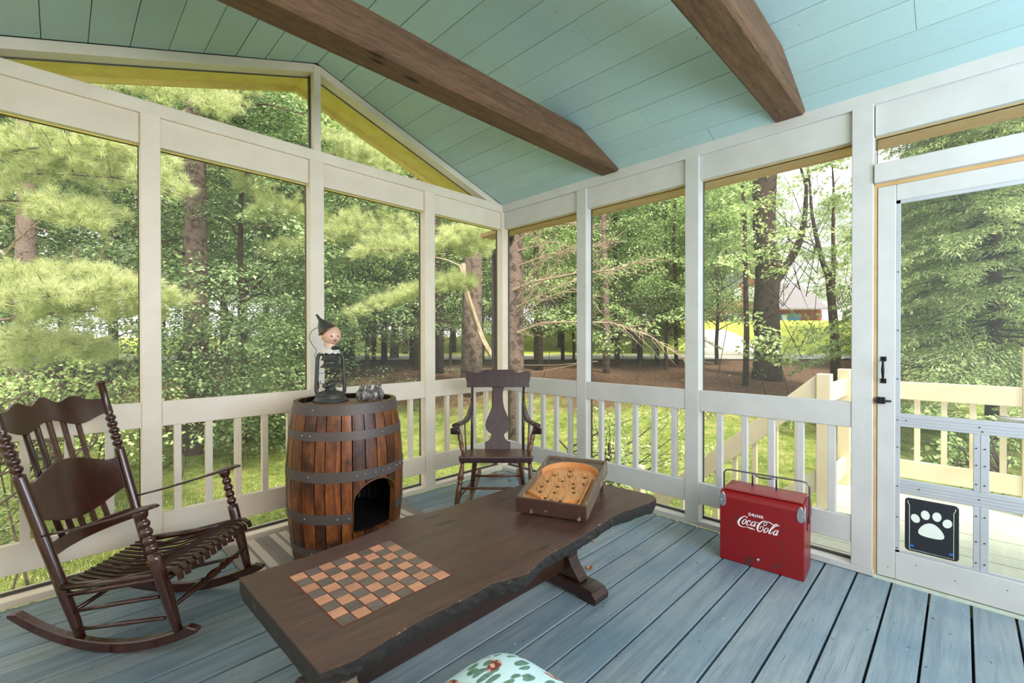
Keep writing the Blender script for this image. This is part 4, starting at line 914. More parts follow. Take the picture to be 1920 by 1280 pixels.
# lettering, painted flat on the front
STR = [[(0.1402,0.2626,0.0029),(0.1426,0.2663,0.0046),(0.1381,0.2716,0.0035),(0.131,0.2711,0.0032),(0.1197,0.2635,0.0054),(0.1084,0.2513,0.008),(0.1005,0.2368,0.01),(0.0986,0.2254,0.01),(0.1019,0.2169,0.008),(0.1112,0.2108,0.0054),(0.1226,0.2097,0.0033),(0.1353,0.2131,0.0024),(0.1465,0.2141,0.0033),(0.1563,0.2122,0.0074),(0.1646,0.2114,0.0067),(0.1743,0.2113,0.0048),(0.184,0.2082,0.0005)],[(0.137,0.2556,0.0024),(0.1282,0.251,0.004),(0.1205,0.2389,0.006),(0.1186,0.2291,0.0054),(0.124,0.2266,0.004),(0.1311,0.2324,0.004),(0.1367,0.2431,0.004),(0.1388,0.2514,0.0033),(0.1353,0.2548,0.0027)],[(0.1381,0.2497,0.0019),(0.1423,0.2462,0.0019),(0.1507,0.2514,0.0021),(0.1563,0.246,0.0029),(0.1607,0.2518,0.0027),(0.1563,0.2547,0.0029),(0.1479,0.2492,0.0047),(0.1423,0.2384,0.006),(0.1409,0.2288,0.006),(0.1465,0.2254,0.0033),(0.1563,0.2314,0.0024),(0.1632,0.2394,0.0019)],[(0.1826,0.2537,0.0027),(0.1736,0.2513,0.0038),(0.166,0.2416,0.0054),(0.1632,0.2317,0.0056),(0.1674,0.2264,0.0046),(0.1743,0.2316,0.0033),(0.1826,0.246,0.0029)],[(0.1883,0.2567,0.0029),(0.1819,0.2413,0.0051),(0.176,0.2297,0.0051),(0.1795,0.2272,0.0032),(0.1883,0.2392,0.0011)],[(0.1928,0.2503,0.004),(0.201,0.2547,0.0029)],[(0.2092,0.222,0.0046),(0.2069,0.2259,0.0027),(0.2125,0.2353,0.0029),(0.2206,0.2365,0.0033),(0.2236,0.2297,0.0038),(0.2179,0.2168,0.0038),(0.2085,0.2071,0.004),(0.199,0.2078,0.0067),(0.1946,0.2173,0.0087),(0.1962,0.2299,0.0094),(0.2044,0.2472,0.008),(0.2152,0.2607,0.0054),(0.2273,0.2692,0.0038),(0.238,0.2682,0.0033),(0.2409,0.2615,0.0029),(0.2367,0.2513,0.0029),(0.23,0.2447,0.0029),(0.2246,0.2481,0.0027),(0.2273,0.2579,0.0027),(0.2353,0.2653,0.0027),(0.246,0.2696,0.0033),(0.2579,0.2672,0.0051),(0.2684,0.2613,0.004),(0.2726,0.2642,0.0011)],[(0.242,0.235,0.0027),(0.234,0.2295,0.004),(0.2276,0.2172,0.0056),(0.2271,0.2095,0.0056),(0.2327,0.2088,0.004),(0.2407,0.2163,0.004),(0.2467,0.2285,0.004),(0.2457,0.2342,0.0033),(0.2414,0.2353,0.0027)],[(0.2473,0.2227,0.0016),(0.2606,0.2308,0.0024),(0.275,0.2474,0.0027),(0.2854,0.2591,0.0033),(0.2908,0.2665,0.0029),(0.2854,0.2685,0.0033),(0.275,0.2586,0.0054),(0.2645,0.2408,0.0067),(0.2553,0.2234,0.0074),(0.2511,0.2117,0.0067),(0.2553,0.2081,0.0043),(0.2645,0.2169,0.0021),(0.2711,0.2232,0.0016)],[(0.2795,0.2568,0.0013),(0.288,0.2591,0.004),(0.2957,0.2612,0.0029),(0.3024,0.2682,0.0005)],[(0.2912,0.2355,0.0027),(0.2815,0.2318,0.004),(0.2737,0.221,0.0054),(0.2711,0.2113,0.0056),(0.275,0.2077,0.0046),(0.2828,0.2146,0.0033),(0.2906,0.2287,0.0029)],[(0.296,0.2376,0.0029),(0.2896,0.2239,0.0051),(0.2835,0.2111,0.0051),(0.2867,0.2087,0.0032),(0.2947,0.2197,0.0008)]]
lt_ = MB()
for li, st_ in enumerate(STR):
    pts = [Vector((a, b)) for a, b, w_ in st_]; ww = [w_ for a, b, w_ in st_]; P3, W3 = [], []
    for i in range(len(pts)-1):      # Catmull-Rom smoothing
        p0, p1, p2, p3 = pts[max(i-1, 0)], pts[i], pts[i+1], pts[min(i+2, len(pts)-1)]
        for q in range(5):
            t = q/5; P3.append(.5*((2*p1)+(p2-p0)*t+(2*p0-5*p1+4*p2-p3)*t*t+(3*p1-p0-3*p2+p3)*t*t*t)); W3.append(ww[i]+(ww[i+1]-ww[i])*t)
    P3.append(pts[-1]); W3.append(ww[-1]); N = len(P3); vs = []
    for i in range(N):
        d = (P3[min(i+1, N-1)]-P3[max(i-1, 0)]); d = d.normalized() if d.length > 1e-9 else Vector((1, 0)); nn = Vector((-d.y, d.x))*W3[i]*.5; y_ = -.0012-.00005*li
        vs += [(P3[i].x+nn.x, y_, P3[i].y+nn.y), (P3[i].x-nn.x, y_, P3[i].y-nn.y)]
    lt_.add(vs, [(2*i, 2*i+1, 2*i+3, 2*i+2) for i in range(N-1)])
lt_.build('script_lettering', M['white_ink'], ck)
fc = bpy.data.curves.new('drink_lettering', 'FONT'); fc.body = 'DRINK'; fc.size = .0215; fc.space_character = 1.25; fc.offset = .0006; fc.extrude = .0003
tmp = bpy.data.objects.new('tmp', fc); link(tmp); dg = bpy.context.evaluated_depsgraph_get(); me = bpy.data.meshes.new_from_object(tmp.evaluated_get(dg)); bpy.data.objects.remove(tmp)
xs_ = [v.co.x for v in me.vertices]; x0_, x1_ = min(xs_), max(xs_); me.materials.clear(); me.materials.append(M['white_ink'])
me.transform(Matrix.Translation((-x0_, 0, 0))); me.transform(Matrix.Scale(.0755/(x1_-x0_), 4, (1, 0, 0)))
tx = bpy.data.objects.new('drink_lettering', me); link(tx); tx.parent = ck; tx.location = (.1505, -.0015, .2803); tx.rotation_euler = (math.radians(90), 0, 0)

# ---- floral upholstered stool at the bottom edge
fs_ = thing('upholstered_stool', 'floral upholstered stool at the bottom edge in front of the slab table', 'stool', (-2.372, -2.466, .012), math.radians(2))
N = 40; vs = []
def sq(t, a): c, s = math.cos(t), math.sin(t); k_ = (abs(c)**4+abs(s)**4)**(-.25); return (c*k_*a, s*k_*a)
prf = [(0.02, .478), (.06, .476), (.10, .470), (.14, .458), (.168, .440), (.182, .415), (.184, .39), (.180, .36), (.0, .36)]
for a, z in prf:
    for k in range(N): x, y_ = sq(2*math.pi*k/N, a); vs.append((x, y_, z))
m = MB(); m.add(vs, [(i*N+k, (i+1)*N+k, (i+1)*N+(k+1) % N, i*N+(k+1) % N) for i in range(len(prf)-1) for k in range(N)]+[tuple(range(N))[::-1]], 0, True); m.build('cushion', M['floral'], fs_)
MB().tube([(*sq(2*math.pi*k/N, .185), .392) for k in range(N+1)], .005, 8).build('piping', M['floral'], fs_)
MB().box(-.165, .165, -.165, .165, .30, .362).build('seat_frame', M['table_base'], fs_, .004)
for sx in (-1, 1):
    for sy in (-1, 1): MB().turned((.145*sx, .145*sy, .31), (.15*sx, .15*sy, 0), [(0, .022), (.3, .024), (.35, .016), (.4, .022), (1, .012)], 10).build('leg', M['table_base'], fs_)
# ---- fallen leaves
def dead_leaf(loc, rz, s, label, seed=0, tilt=.3):
    r_ = random.Random(seed); pts = []
    for i in range(14):
        t = 2*math.pi*i/14; rr_ = s*(1 if i % 2 == 0 else .52)*(1+.5*max(0, math.cos(t)))*r_.uniform(.8, 1.15); pts.append((rr_*math.cos(t), rr_*math.sin(t)*.7, abs(math.sin(t))*s*.45*r_.uniform(.6, 1.3)+.002))
    vs = [(0, 0, .003)]+pts; m = MB(); m.add(vs, [(0, i+1, (i+1) % 14+1) for i in range(14)]); m.tube([(0, 0, .003), (-s*1.2, 0, .008)], .0012, 4)
    o = m.build('fallen_leaf', M['leaf_dead']); o.location = loc; o.rotation_euler = (0, 0, rz); tag(o, label, 'leaf', 'dead leaves'); return o
dead_leaf((-1.125, -.085, .001), 1, .022, 'curled brown dead leaf on the floor between barrel and armchair', 1)
dead_leaf((-.70, -1.525, .0), 2, .020, 'pinkish dead leaf on the floor just beyond the slab table end', 2)
dead_leaf((-.985, -1.71, .0), .5, .026, 'orange dead leaf on the floor beside the trestle foot', 3)
dead_leaf((-.20, -.30, .0), 2.5, .018, 'small brown dead leaf at the right of the corner leaf pile', 4)
for i in range(9):
    r_ = random.Random(50+i); dead_leaf((-.17+r_.uniform(-.10, .05), -.15+r_.uniform(-.06, .08), .002+.004*(i % 3)), r_.uniform(0, 6), r_.uniform(.018, .028), 'crumpled dead leaf in the small pile at the corner behind the armchair', 20+i)
o = dead_leaf((-2.735, -.56, .262), .4, .040, 'long orange-brown dead leaf lying on the slatted rocking chair seat', 9)
o.rotation_euler = (.5, -.3, .9)
# ================================================================== GROUNDS
C2 = np.array([CAM.x, CAM.y]); F2 = np.array([FW.x, FW.y]); F2 = F2/np.linalg.norm(F2); R2 = np.array([F2[1], -F2[0]])
def dl(x, y): q = np.array([x, y])-C2; return float(q @ F2), float(q @ R2)      # distance out from the porch, distance to the right
def gh(d, l):
    base = np.interp(d, [0, 8, 10.5, 13, 16, 20.5, 26, 30], [-1.1, -1.1, -.78, -.28, .10, .34, .46, .60])
    right = np.interp(l, [-6, 6], [0, 1]); far = np.interp(d, [30, 40, 90], [0, 1, 1.6])
    return base+far*(.9+1.55*right)
gd = thing('ground', kind='structure'); gd.matrix_world = Matrix(((F2[0], R2[0], 0, C2[0]), (F2[1], R2[1], 0, C2[1]), (0, 0, 1, 0), (0, 0, 0, 1)))
ds = np.concatenate([np.arange(-8, 30, .6), np.arange(30, 96, 3)]); ls = np.arange(-75, 76, 1.5); vs = []
rg_ = np.random.default_rng(1)
for d in ds:
    for l in ls: vs.append((d, l, gh(d, l)+rg_.uniform(-.02, .02)*(not 19.5 < d < 27)))
nl_ = len(ls); m = MB(); m.add(vs, [(i*nl_+j, (i+1)*nl_+j, (i+1)*nl_+j+1, i*nl_+j+1) for i in range(len(ds)-1) for j in range(nl_-1)], 0, True)
me = bpy.data.meshes.new('lawn'); me.from_pydata(m.v, [], m.f); me.materials.append(M['ground']); me.polygons.foreach_set('use_smooth', [True]*len(m.f))
o = bpy.data.objects.new('lawn', me); link(o); o.parent = gd
rd = MB(); vs = []
for l in np.arange(-75, 76, 5): vs += [(20.6+.2*math.sin(l*.1), l, gh(20.6, l)+.05), (24.8+.2*math.sin(l*.13), l, gh(24.8, l)+.05)]
rd.add(vs, [(2*i, 2*i+1, 2*i+3, 2*i+2) for i in range(len(vs)//2-1)]); o = rd.build('road_surface', M['road'], gd)
dv = MB(); vs = []
for t in np.linspace(0, 1, 10): d = 24.5+11.5*t; l = 11.0+2.5*math.sin(t*2)+2*t; w_ = 2.0-.3*t; vs += [(d, l-w_, gh(d, l)+.06), (d, l+w_+1.2*(1-t), gh(d, l)+.06)]
dv.add(vs, [(2*i, 2*i+1, 2*i+3, 2*i+2) for i in range(9)]); o = dv.build('driveway', M['road'], gd)

def at(d, l, dz=0): q = C2+F2*d+R2*l; return Vector((q[0], q[1], gh(d, l)+dz))
def atpx(px, d): return at(d, (px-960)/FPX*d)
# ---- fast leaf meshes
def norm(a): return a/np.maximum(np.linalg.norm(a, axis=-1, keepdims=True), 1e-9)
def quads(name, p, d, n, L, Wd, mat, parent, fold=.15, kind='stuff', label=None):
    d = norm(d); s = norm(np.cross(d, n)); n = np.cross(s, d); L = np.broadcast_to(np.asarray(L, float), (len(p),))[:, None]; Wd = np.broadcast_to(np.asarray(Wd, float), (len(p),))[:, None]
    a = p; b = p+d*L*.42+s*Wd*.5+n*L*fold*.5; c = p+d*L-n*L*.12; e = p+d*L*.42-s*Wd*.5+n*L*fold*.5
    v = np.stack([a, b, c, e], 1).reshape(-1, 3); N = len(p)
    return fastmesh(name, v, np.arange(4*N), 4, N, mat, parent, kind, label)
def fastmesh(name, v, idx, k, N, mat, parent, kind='stuff', label=None):
    me = bpy.data.meshes.new(name); me.vertices.add(len(v)); me.vertices.foreach_set('co', v.astype(np.float32).ravel())
    me.loops.add(len(idx)); me.loops.foreach_set('vertex_index', idx.astype(np.int32)); me.polygons.add(N)
    me.polygons.foreach_set('loop_start', (np.arange(N)*k).astype(np.int32)); me.polygons.foreach_set('loop_total', np.full(N, k, np.int32))
    me.materials.append(mat); me.update(calc_edges=True); o = bpy.data.objects.new(name, me); link(o)
    if parent: o.parent = parent
    return tag(o, label, None, None, kind)
def tris(name, p, d, L, w, rng, mat, parent):
    d = norm(d); s = norm(np.cross(d, rng.normal(size=d.shape))); L = np.broadcast_to(np.asarray(L, float), (len(p),))[:, None]
    v = np.stack([p-s*w*.5, p+s*w*.5, p+d*L], 1).reshape(-1, 3); return fastmesh(name, v, np.arange(3*len(p)), 3, len(p), mat, parent)
def sprays(rng, cen, outd, nl, R, thick=.07, droop=.15):
    """leaves spread over flat, slightly drooping discs; returns positions, directions, normals"""
    K = len(cen); a = rng.uniform(0, 2*math.pi, (K, nl)); r = np.sqrt(rng.uniform(0, 1, (K, nl)))*np.asarray(R)[:, None]
    up = np.stack([outd[:, 0]*droop*1.5, outd[:, 1]*droop*1.5, np.ones(K)], 1)+rng.normal(size=(K, 3))*.18; up = norm(up)
    e1 = norm(np.cross(up, rng.normal(size=(K, 3)))); e2 = np.cross(up, e1)
    off = e1[:, None]*(np.cos(a)*r)[..., None]+e2[:, None]*(np.sin(a)*r)[..., None]
    pos = cen[:, None]+off+up[:, None]*rng.normal(size=(K, nl, 1))*thick; pos[..., 2] -= (r**2)*droop/np.asarray(R)[:, None]
    dirs = norm(off)+outd[:, None]*.6+rng.normal(size=(K, nl, 3))*.35; dirs[..., 2] -= .25
    nr = up[:, None]+rng.normal(size=(K, nl, 3))*.38
    return pos.reshape(-1, 3), dirs.reshape(-1, 3), norm(nr.reshape(-1, 3))
def branchy(mb, rng, p0, p1, r0, n=5, sag=.1):
    p0, p1 = np.array(p0), np.array(p1); pts = []
    for i in range(n+1): t = i/n; q = p0+(p1-p0)*t; q = q+rng.normal(size=3)*.03*np.linalg.norm(p1-p0)*math.sin(math.pi*t); q[2] += sag*math.sin(math.pi*t); pts.append(q)
    mb.tube([Vector(q) for q in pts], [r0*(1-.85*i/n) for i in range(n+1)], 5, caps=False)
def broad_tree(name, label, loc, seed, H, R, z0, nsp, nl, L, mat, bark='bark_dark', tr=.12, sr=.6, lean=(0, 0), group=None, prof=None, sprayr=None):
    rng = np.random.default_rng(seed); t = thing(name, label, 'tree', loc, 0, group)
    u = rng.uniform(0, 1, nsp); z = z0+(H-z0)*u; w = (prof(u) if prof else np.sin(np.pi*np.clip(u*.85+.12, 0, 1))**.7)
    a = rng.uniform(0, 2*math.pi, nsp); r = R*w*np.sqrt(rng.uniform(.12, 1, nsp)); od = np.stack([np.cos(a), np.sin(a), np.zeros(nsp)], 1)
    cen = od*r[:, None]; cen[:, 2] = z; cen[:, 0] += lean[0]*z; cen[:, 1] += lean[1]*z
    p, d, n = sprays(rng, cen, od, nl, rng.uniform(.6, 1.25, nsp)*(sprayr or sr)); q = rng.uniform(.7, 1.3, len(p))
    quads('foliage', p, d, n, L*q, L*q*.62, M[mat], t)
    b = MB(); k = 8; pts = [Vector((lean[0]*z_+.05*math.sin(z_*1.3+seed)*(z_ > .5), lean[1]*z_+.05*math.cos(z_*1.1+seed)*(z_ > .5), z_)) for z_ in np.linspace(-.3, H*.92, k)]
    b.tube(pts, [tr*1.25]+[tr*(1-.85*i/(k-1))+.012 for i in range(1, k)], 9, caps=False)
    for i in rng.choice(nsp, min(nsp, 34), replace=False):
        zz = max(z0*.6, z[i]-.45*r[i]); branchy(b, rng, (lean[0]*zz, lean[1]*zz, zz), cen[i], tr*.28+.008, 4)
    b.build('trunk', M[bark], t); return t
def tufts(rng, pos, axis, nn, L, name, mat, parent, w=.0035, spread=.75):
    K = len(pos); axis = norm(axis); dd = axis[:, None]*1.0+norm(rng.normal(size=(K, nn, 3)))*spread*1.25
    pp = pos[:, None]+axis[:, None]*rng.uniform(-.05, .03, (K, nn, 1))
    return tris(name, pp.reshape(-1, 3), dd.reshape(-1, 3), L*rng.uniform(.75, 1.1, K*nn), w, rng, M[mat], parent)
def bough(rng, b, p0, p1, width, ntw, ntf, r0=.02, lift=.05):
    """pine bough: a limb with side twigs; returns tuft positions and axes"""
    p0, p1 = np.array(p0, float), np.array(p1, float); ax = norm((p1-p0)[None])[0]; side = norm(np.cross(ax, [0, 0, 1])[None])[0]; LL = np.linalg.norm(p1-p0)
    b.tube([Vector(p0+(p1-p0)*t+np.array([0, 0, 1])*lift*math.sin(math.pi*t)*LL) for t in np.linspace(0, 1, 7)], [r0*(1-.8*t) for t in np.linspace(0, 1, 7)], 6, caps=False)
    P_, A_ = [], []
    for i in range(ntw):
        t = .12+.88*(i+rng.uniform(0, .8))/ntw; s = 1 if i % 2 else -1; q = p0+(p1-p0)*t; q[2] += lift*math.sin(math.pi*t)*LL
        wl = width*(.35+.75*math.sin(math.pi*min(1, t*.95)))*rng.uniform(.7, 1.15); dr = norm((ax*.75+side*s*.9+np.array([0, 0, rng.uniform(-.15, .38)]))[None])[0]; e = q+dr*wl
        b.tube([Vector(q), Vector(q+(e-q)*.5+np.array([0, 0, .02])), Vector(e)], [r0*.35, r0*.28, r0*.15], 4, caps=False)
        for k in range(ntf):
            tt = .2+.8*(k+rng.uniform(0, .6))/ntf; pp = q+(e-q)*tt+rng.normal(size=3)*.07*np.array([1, 1, .9]); P_.append(pp); A_.append(dr*.8+rng.normal(size=3)*.45+np.array([0, 0, .55]))
    for k in range(ntf): P_.append(p1+rng.normal(size=3)*.06); A_.append(ax+rng.normal(size=3)*.4+np.array([0, 0, .4]))
    return P_, A_
def pine_tree(name, label, loc, seed, H, R, z0, nb, tr=.2, mat='needle_far', group=None, nn=16, L=.13, w=.009):
    rng = np.random.default_rng(seed); t = thing(name, label, 'tree', loc, 0, group); b = MB(); P_, A_ = [], []
    b.tube([Vector((.04*math.sin(z), .04*math.cos(z*.7), z)) for z in np.linspace(-.3, H, 9)], [tr*1.15]+[tr*(1-.88*i/8) for i in range(1, 9)], 12, caps=False)
    for i in range(nb):
        u = (i+rng.uniform(0, 1))/nb; z = z0+(H-z0)*u; a = rng.uniform(0, 6.28); r = R*(1-u**1.6)*rng.uniform(.7, 1.1)+.3
        p, q = bough(rng, b, (0, 0, z), (r*math.cos(a), r*math.sin(a), z+.18*r), r*.42, 9, 5, .018+.01*(1-u)); P_ += p; A_ += q
    for i in range(14):   # dead lower limbs
        z = rng.uniform(z0*.25, z0+.3); a = rng.uniform(0, 6.28); r = rng.uniform(.5, 1.6); branchy(b, rng, (0, 0, z), (r*math.cos(a), r*math.sin(a), z+rng.uniform(-.1, .3)), .018, 4, .03)
    b.build('trunk', M['bark_pine'], t); tufts(rng, np.array(P_), np.array(A_), nn, L, 'foliage', mat, t, w); return t
def hemlock(name, label, loc, seed, H, R, z0, nb, group=None, tr=.14):
    rng = np.random.default_rng(seed); t = thing(name, label, 'tree', loc, 0, group); b = MB()
    b.tube([Vector((0, 0, z)) for z in np.linspace(-.3, H, 6)], [tr*1.2]+[tr*(1-.9*i/5) for i in range(1, 6)], 8, caps=False)
    PP, DD, NN, LL = [], [], [], []
    for i in range(nb):
        u = ((i+rng.uniform(0, 1))/nb)**1.1; z = z0+(H-z0)*u; a = rng.uniform(0, 6.28); r = R*(1-u)**.8*rng.uniform(.65, 1.1)+.25
        o = np.array([math.cos(a), math.sin(a), 0]); s = np.array([-o[1], o[0], 0])
        branchy(b, rng, (0, 0, z), (r*.9*o[0], r*.9*o[1], z-.22*r), .012+.006*(1-u), 4, .12)
        nt = int(9+r*9)
        tt = np.linspace(.18, 1, nt)
        for sg in (-1, 1):
            wl = r*.34*(1.08-tt)*rng.uniform(.7, 1.2, nt)+.08; k = 13
            q = np.linspace(.0, 1, k)[None]
            base = o[None]*(r*tt)[:, None]; base[:, 2] = z-.25*r*tt**2.2+.06*np.sin(3*tt)
            dirn = norm(o[None]*.75+s[None]*sg*.8+rng.normal(size=(nt, 3))*.1)
            pos = base[:, None]+dirn[:, None]*(wl[:, None]*q)[..., None]; pos[..., 2] -= .22*(wl[:, None]*q)**1.2+rng.normal(size=(nt, k))*.02
            dd = dirn[:, None]+rng.normal(size=(nt, k, 3))*.42; dd[..., 2] -= .28
            PP.append(pos.reshape(-1, 3)); DD.append(dd.reshape(-1, 3)); NN.append(np.tile([0, 0, 1.0], (nt*k, 1))+rng.normal(size=(nt*k, 3))*.3); LL.append(rng.uniform(.06, .12, nt*k))
    p, d, n, L = map(np.concatenate, (PP, DD, NN, LL)); quads('foliage', p, d, norm(n), L, L*.24, M['hemlock'], t, .05); b.build('trunk', M['bark_dark'], t); return t
def clone(o, loc, rz, sc, label, group=None):
    c = dup_list(o); c.location = loc; c.rotation_euler = (0, 0, rz); c.scale = (sc[0], sc[0], sc[1]) if hasattr(sc, '__len__') else (sc,)*3
    c['label'] = label
    if group: c['group'] = group
    return c
rt_ = random.Random(21)
# ---- forest stock (first copies), then the woods
maple = broad_tree('broadleaf_tree', 'leafy green understory tree at the forest edge behind the lantern', atpx(690, 15.5), 11, 8.2, 2.6, 1.9, 260, 84, .095, 'leaf_broad', tr=.07, sr=.62)
maple2 = broad_tree('broadleaf_tree', 'dark green layered tree filling the second gable window from the left', atpx(455, 9.6), 12, 7.6, 2.5, .2, 330, 100, .085, 'leaf_dark', tr=.08, sr=.60)
tall = broad_tree('tall_tree', 'tall bright broadleaf tree beyond the road, behind the second right-wall pane', atpx(1190, 27), 13, 16, 4.2, 3.0, 360, 84, .145, 'leaf_broad', tr=.16, sr=1.0)
tall2 = broad_tree('tall_tree', 'tall dark broadleaf tree in the woods behind the left posts', atpx(560, 21), 14, 15, 3.8, 3.0, 340, 84, .14, 'leaf_dark', tr=.17, sr=.95)
pine = pine_tree('pine_tree', 'tall pine in the woods behind the doll and lantern', atpx(740, 22), 15, 17, 3.6, 4.5, 46, .2)
hem = hemlock('hemlock_tree', 'large grey-green hemlock with drooping sprays filling the screen door view', atpx(1865, 9.3), 16, 10.5, 3.3, 1.3, 230)
GW = 'woods beyond the lawn and road'
LW = 'green forest tree of the dense woods behind the porch'
PANES = [(258, 'the leftmost gable pane'), (590, 'the second gable pane'), (802, 'the third gable pane'), (944, 'the corner gable pane'), (1096, 'the first right-wall pane'), (1302, 'the second right-wall pane'), (1640, 'the third right-wall pane'), (3000, 'the screen door')]
KD = {'t': 'bright green broadleaf tree', 't2': 'dark green broadleaf tree', 'p': 'tall pine', 'h': 'drooping hemlock', 'm': 'small leafy green tree', 'm2': 'small dark leafy tree'}
seen_ = {}
def label_(px, d, kind):
    pn = next(n for x, n in PANES if px < x); dep = 'close' if d < 17 else 'in the woods' if d < 27 else 'far back' if d < 38 else 'farthest back'
    s = '%s %s, behind %s' % (KD[kind], dep, pn)
    if px < 0: s = '%s just left of the view, %s' % (KD[kind], dep)
    if px > 1920: s = '%s just right of the view, %s' % (KD[kind], dep)
    k_ = seen_.get(s, 0); seen_[s] = k_+1
    return s if not k_ else s+', '+['more to the right', 'rightmost', 'tallest'][min(k_-1, 2)]
ring = []
for i, (px, d, kind, s) in enumerate([
    (20, 14, 't2', .8), (120, 17, 'p', .9), (210, 15, 't', .85), (290, 20, 't2', 1.0), (370, 16, 'p', .95), (420, 19, 't', 1), (500, 24, 'p', 1.0), (530, 17, 'm2', 1.1), (600, 26, 't', 1.05), (650, 19, 'h', 1.1),
    (640, 28, 't2', 1.1), (700, 29, 'p', 1.1), (760, 27, 't2', 1), (800, 31, 't', 1.1), (850, 28, 'h', 1.2), (900, 30, 't2', 1.15), (960, 28, 'p', 1.0), (1010, 28, 't', 1.0), (1050, 31, 't2', 1.1), (1100, 29, 'h', 1.2),
    (1150, 32, 't2', 1.1), (1230, 29, 't', .95), (1270, 33, 't2', 1.15), (1300, 25, 't', .85), (1370, 54, 't2', 1.3), (1420, 56, 't', 1.2), (1560, 58, 't', 1.0), (1690, 44, 't', .9), (1730, 30, 't2', .9), (1760, 24, 'h', 1.3), (1800, 18, 'h', 1.25), (1880, 15, 'h', 1.2), (1950, 15, 'h', 1.2), (1900, 24, 't2', 1.1), (2050, 16, 't2', 1.0),
    (-60, 10, 't2', .75), (-180, 13, 't', .9), (-350, 14, 'm', 1.2),
    (300, 26, 't2', 1.3), (450, 30, 't2', 1.35), (570, 34, 't', 1.35), (680, 38, 't2', 1.4), (820, 40, 't2', 1.4), (930, 42, 't', 1.4), (1060, 42, 't2', 1.35), (1180, 44, 't', 1.3), (1290, 45, 't2', 1.2),
    (770, 19, 'm', .9), (845, 18, 'm', .85), (1005, 17.5, 'm', .8), (1135, 18, 'm', .9), (1250, 17, 'm', 1.0), (1200, 20, 'h', .9), (1075, 19, 'm', .8), (620, 14.5, 'm', .75), (1345, 19, 'm', .95), (700, 18.5, 'm', 1.0), (905, 19.5, 'm', 1.0)]):
    src = {'t': tall, 't2': tall2, 'p': pine, 'h': hem, 'm': maple, 'm2': maple2}[kind]
    clone(src, atpx(px, d), rt_.uniform(0, 6.28), (s*rt_.uniform(.9, 1.05), s), label_(px, d, kind), GW)
# ---- trunks and trees one can pick out
def bare_trunk(name, label, pts, rad, mat, cat='tree', limbs=(), seed=1, group=None, twig=0):
    base = Vector(pts[0]); t = thing(name, label, cat, base, 0, group); b = MB(); b.tube([Vector(p)-base for p in pts], rad, 14, caps=True); b.build('trunk', M[mat], t)
    rng = np.random.default_rng(seed)
    for lp, lr, lm in limbs:
        b = MB(); q = [Vector(p)-base for p in lp]; b.tube(q, [lr*(1-.8*i/(len(q)-1)) for i in range(len(q))], 7, caps=False)
        for i in range(len(q)-1):
            for k in range(twig):
                s = np.array(q[i].lerp(q[i+1], rng.uniform(0, 1))); dv_ = np.array(q[i+1]-q[i]); ln_ = np.linalg.norm(dv_); dv_ = dv_/ln_
                e = s+(dv_*.8+norm(rng.normal(size=(1, 3)))[0]*.75)*rng.uniform(.12, .45); branchy(b, rng, s, e, lr*.22+.002, 3, .0)
        b.build('limb', M[lm], t)
    return t
g0 = atpx(966, 7.6)
def L_(pts, d0, d1): return [P(a, b, d0+(d1-d0)*i/(len(pts)-1)) for i, (a, b) in enumerate(pts)]
bare_trunk('tall_pine', 'pale rough pine trunk just right of the corner post with long bare dead limbs', [g0-Vector((0, 0, .3))]+[P(966, y_, 7.6) for y_ in (640, 520, 420, 250, 60)], [.16, .145, .135, .13, .115, .09], 'bark_pine', twig=15, limbs=[
    (L_([(960, 545), (1000, 528), (1080, 512), (1150, 506), (1220, 485)], 7.5, 6.2), .022, 'bark_pale'), (L_([(966, 577), (1010, 556), (1080, 525)], 7.5, 6.6), .018, 'bark_pale'),
    (L_([(966, 625), (1015, 605), (1080, 603), (1147, 605), (1220, 630), (1280, 672)], 7.5, 6.2), .022, 'bark_pale'), (L_([(972, 438), (1020, 421), (1080, 418), (1130, 430)], 7.5, 6.8), .016, 'bark_pale'),
    (L_([(972, 498), (1030, 476), (1080, 470), (1140, 455)], 7.5, 6.8), .017, 'bark_pale'), (L_([(970, 560), (1000, 510), (1012, 490), (1010, 440)], 7.4, 6.8), .014, 'bark_pale'), (L_([(970, 470), (1040, 452), (1110, 480), (1150, 450)], 7.5, 6.8), .012, 'bark_pale'), (L_([(966, 590), (1000, 545), (1040, 500), (1060, 470)], 7.5, 6.9), .017, 'bark_pale'), (L_([(968, 600), (1020, 560), (1075, 540), (1110, 560)], 7.5, 6.6), .013, 'bark_pale'), (L_([(966, 455), (1000, 432), (1030, 405), (1060, 398)], 7.5, 6.9), .015, 'bark_pale')])
bare_trunk('tall_pine', 'broad pine trunk left of the corner post with a pale leaning branch', [atpx(884, 13)-Vector((0, 0, .3))]+[P(885+2*math.sin(y_), y_, 13) for y_ in (600, 480, 380, 200, 0)], [.33, .29, .27, .26, .22, .18], 'bark_pine', limbs=[(L_([(868, 495), (872, 545), (890, 600), (905, 640), (922, 668)], 12.6, 12.0), .085, 'bark_pale'), (L_([(922, 668), (905, 635), (893, 600), (880, 560), (868, 520), (862, 498), (840, 488), (816, 482)], 12.3, 12.0), .075, 'bark_pale')])
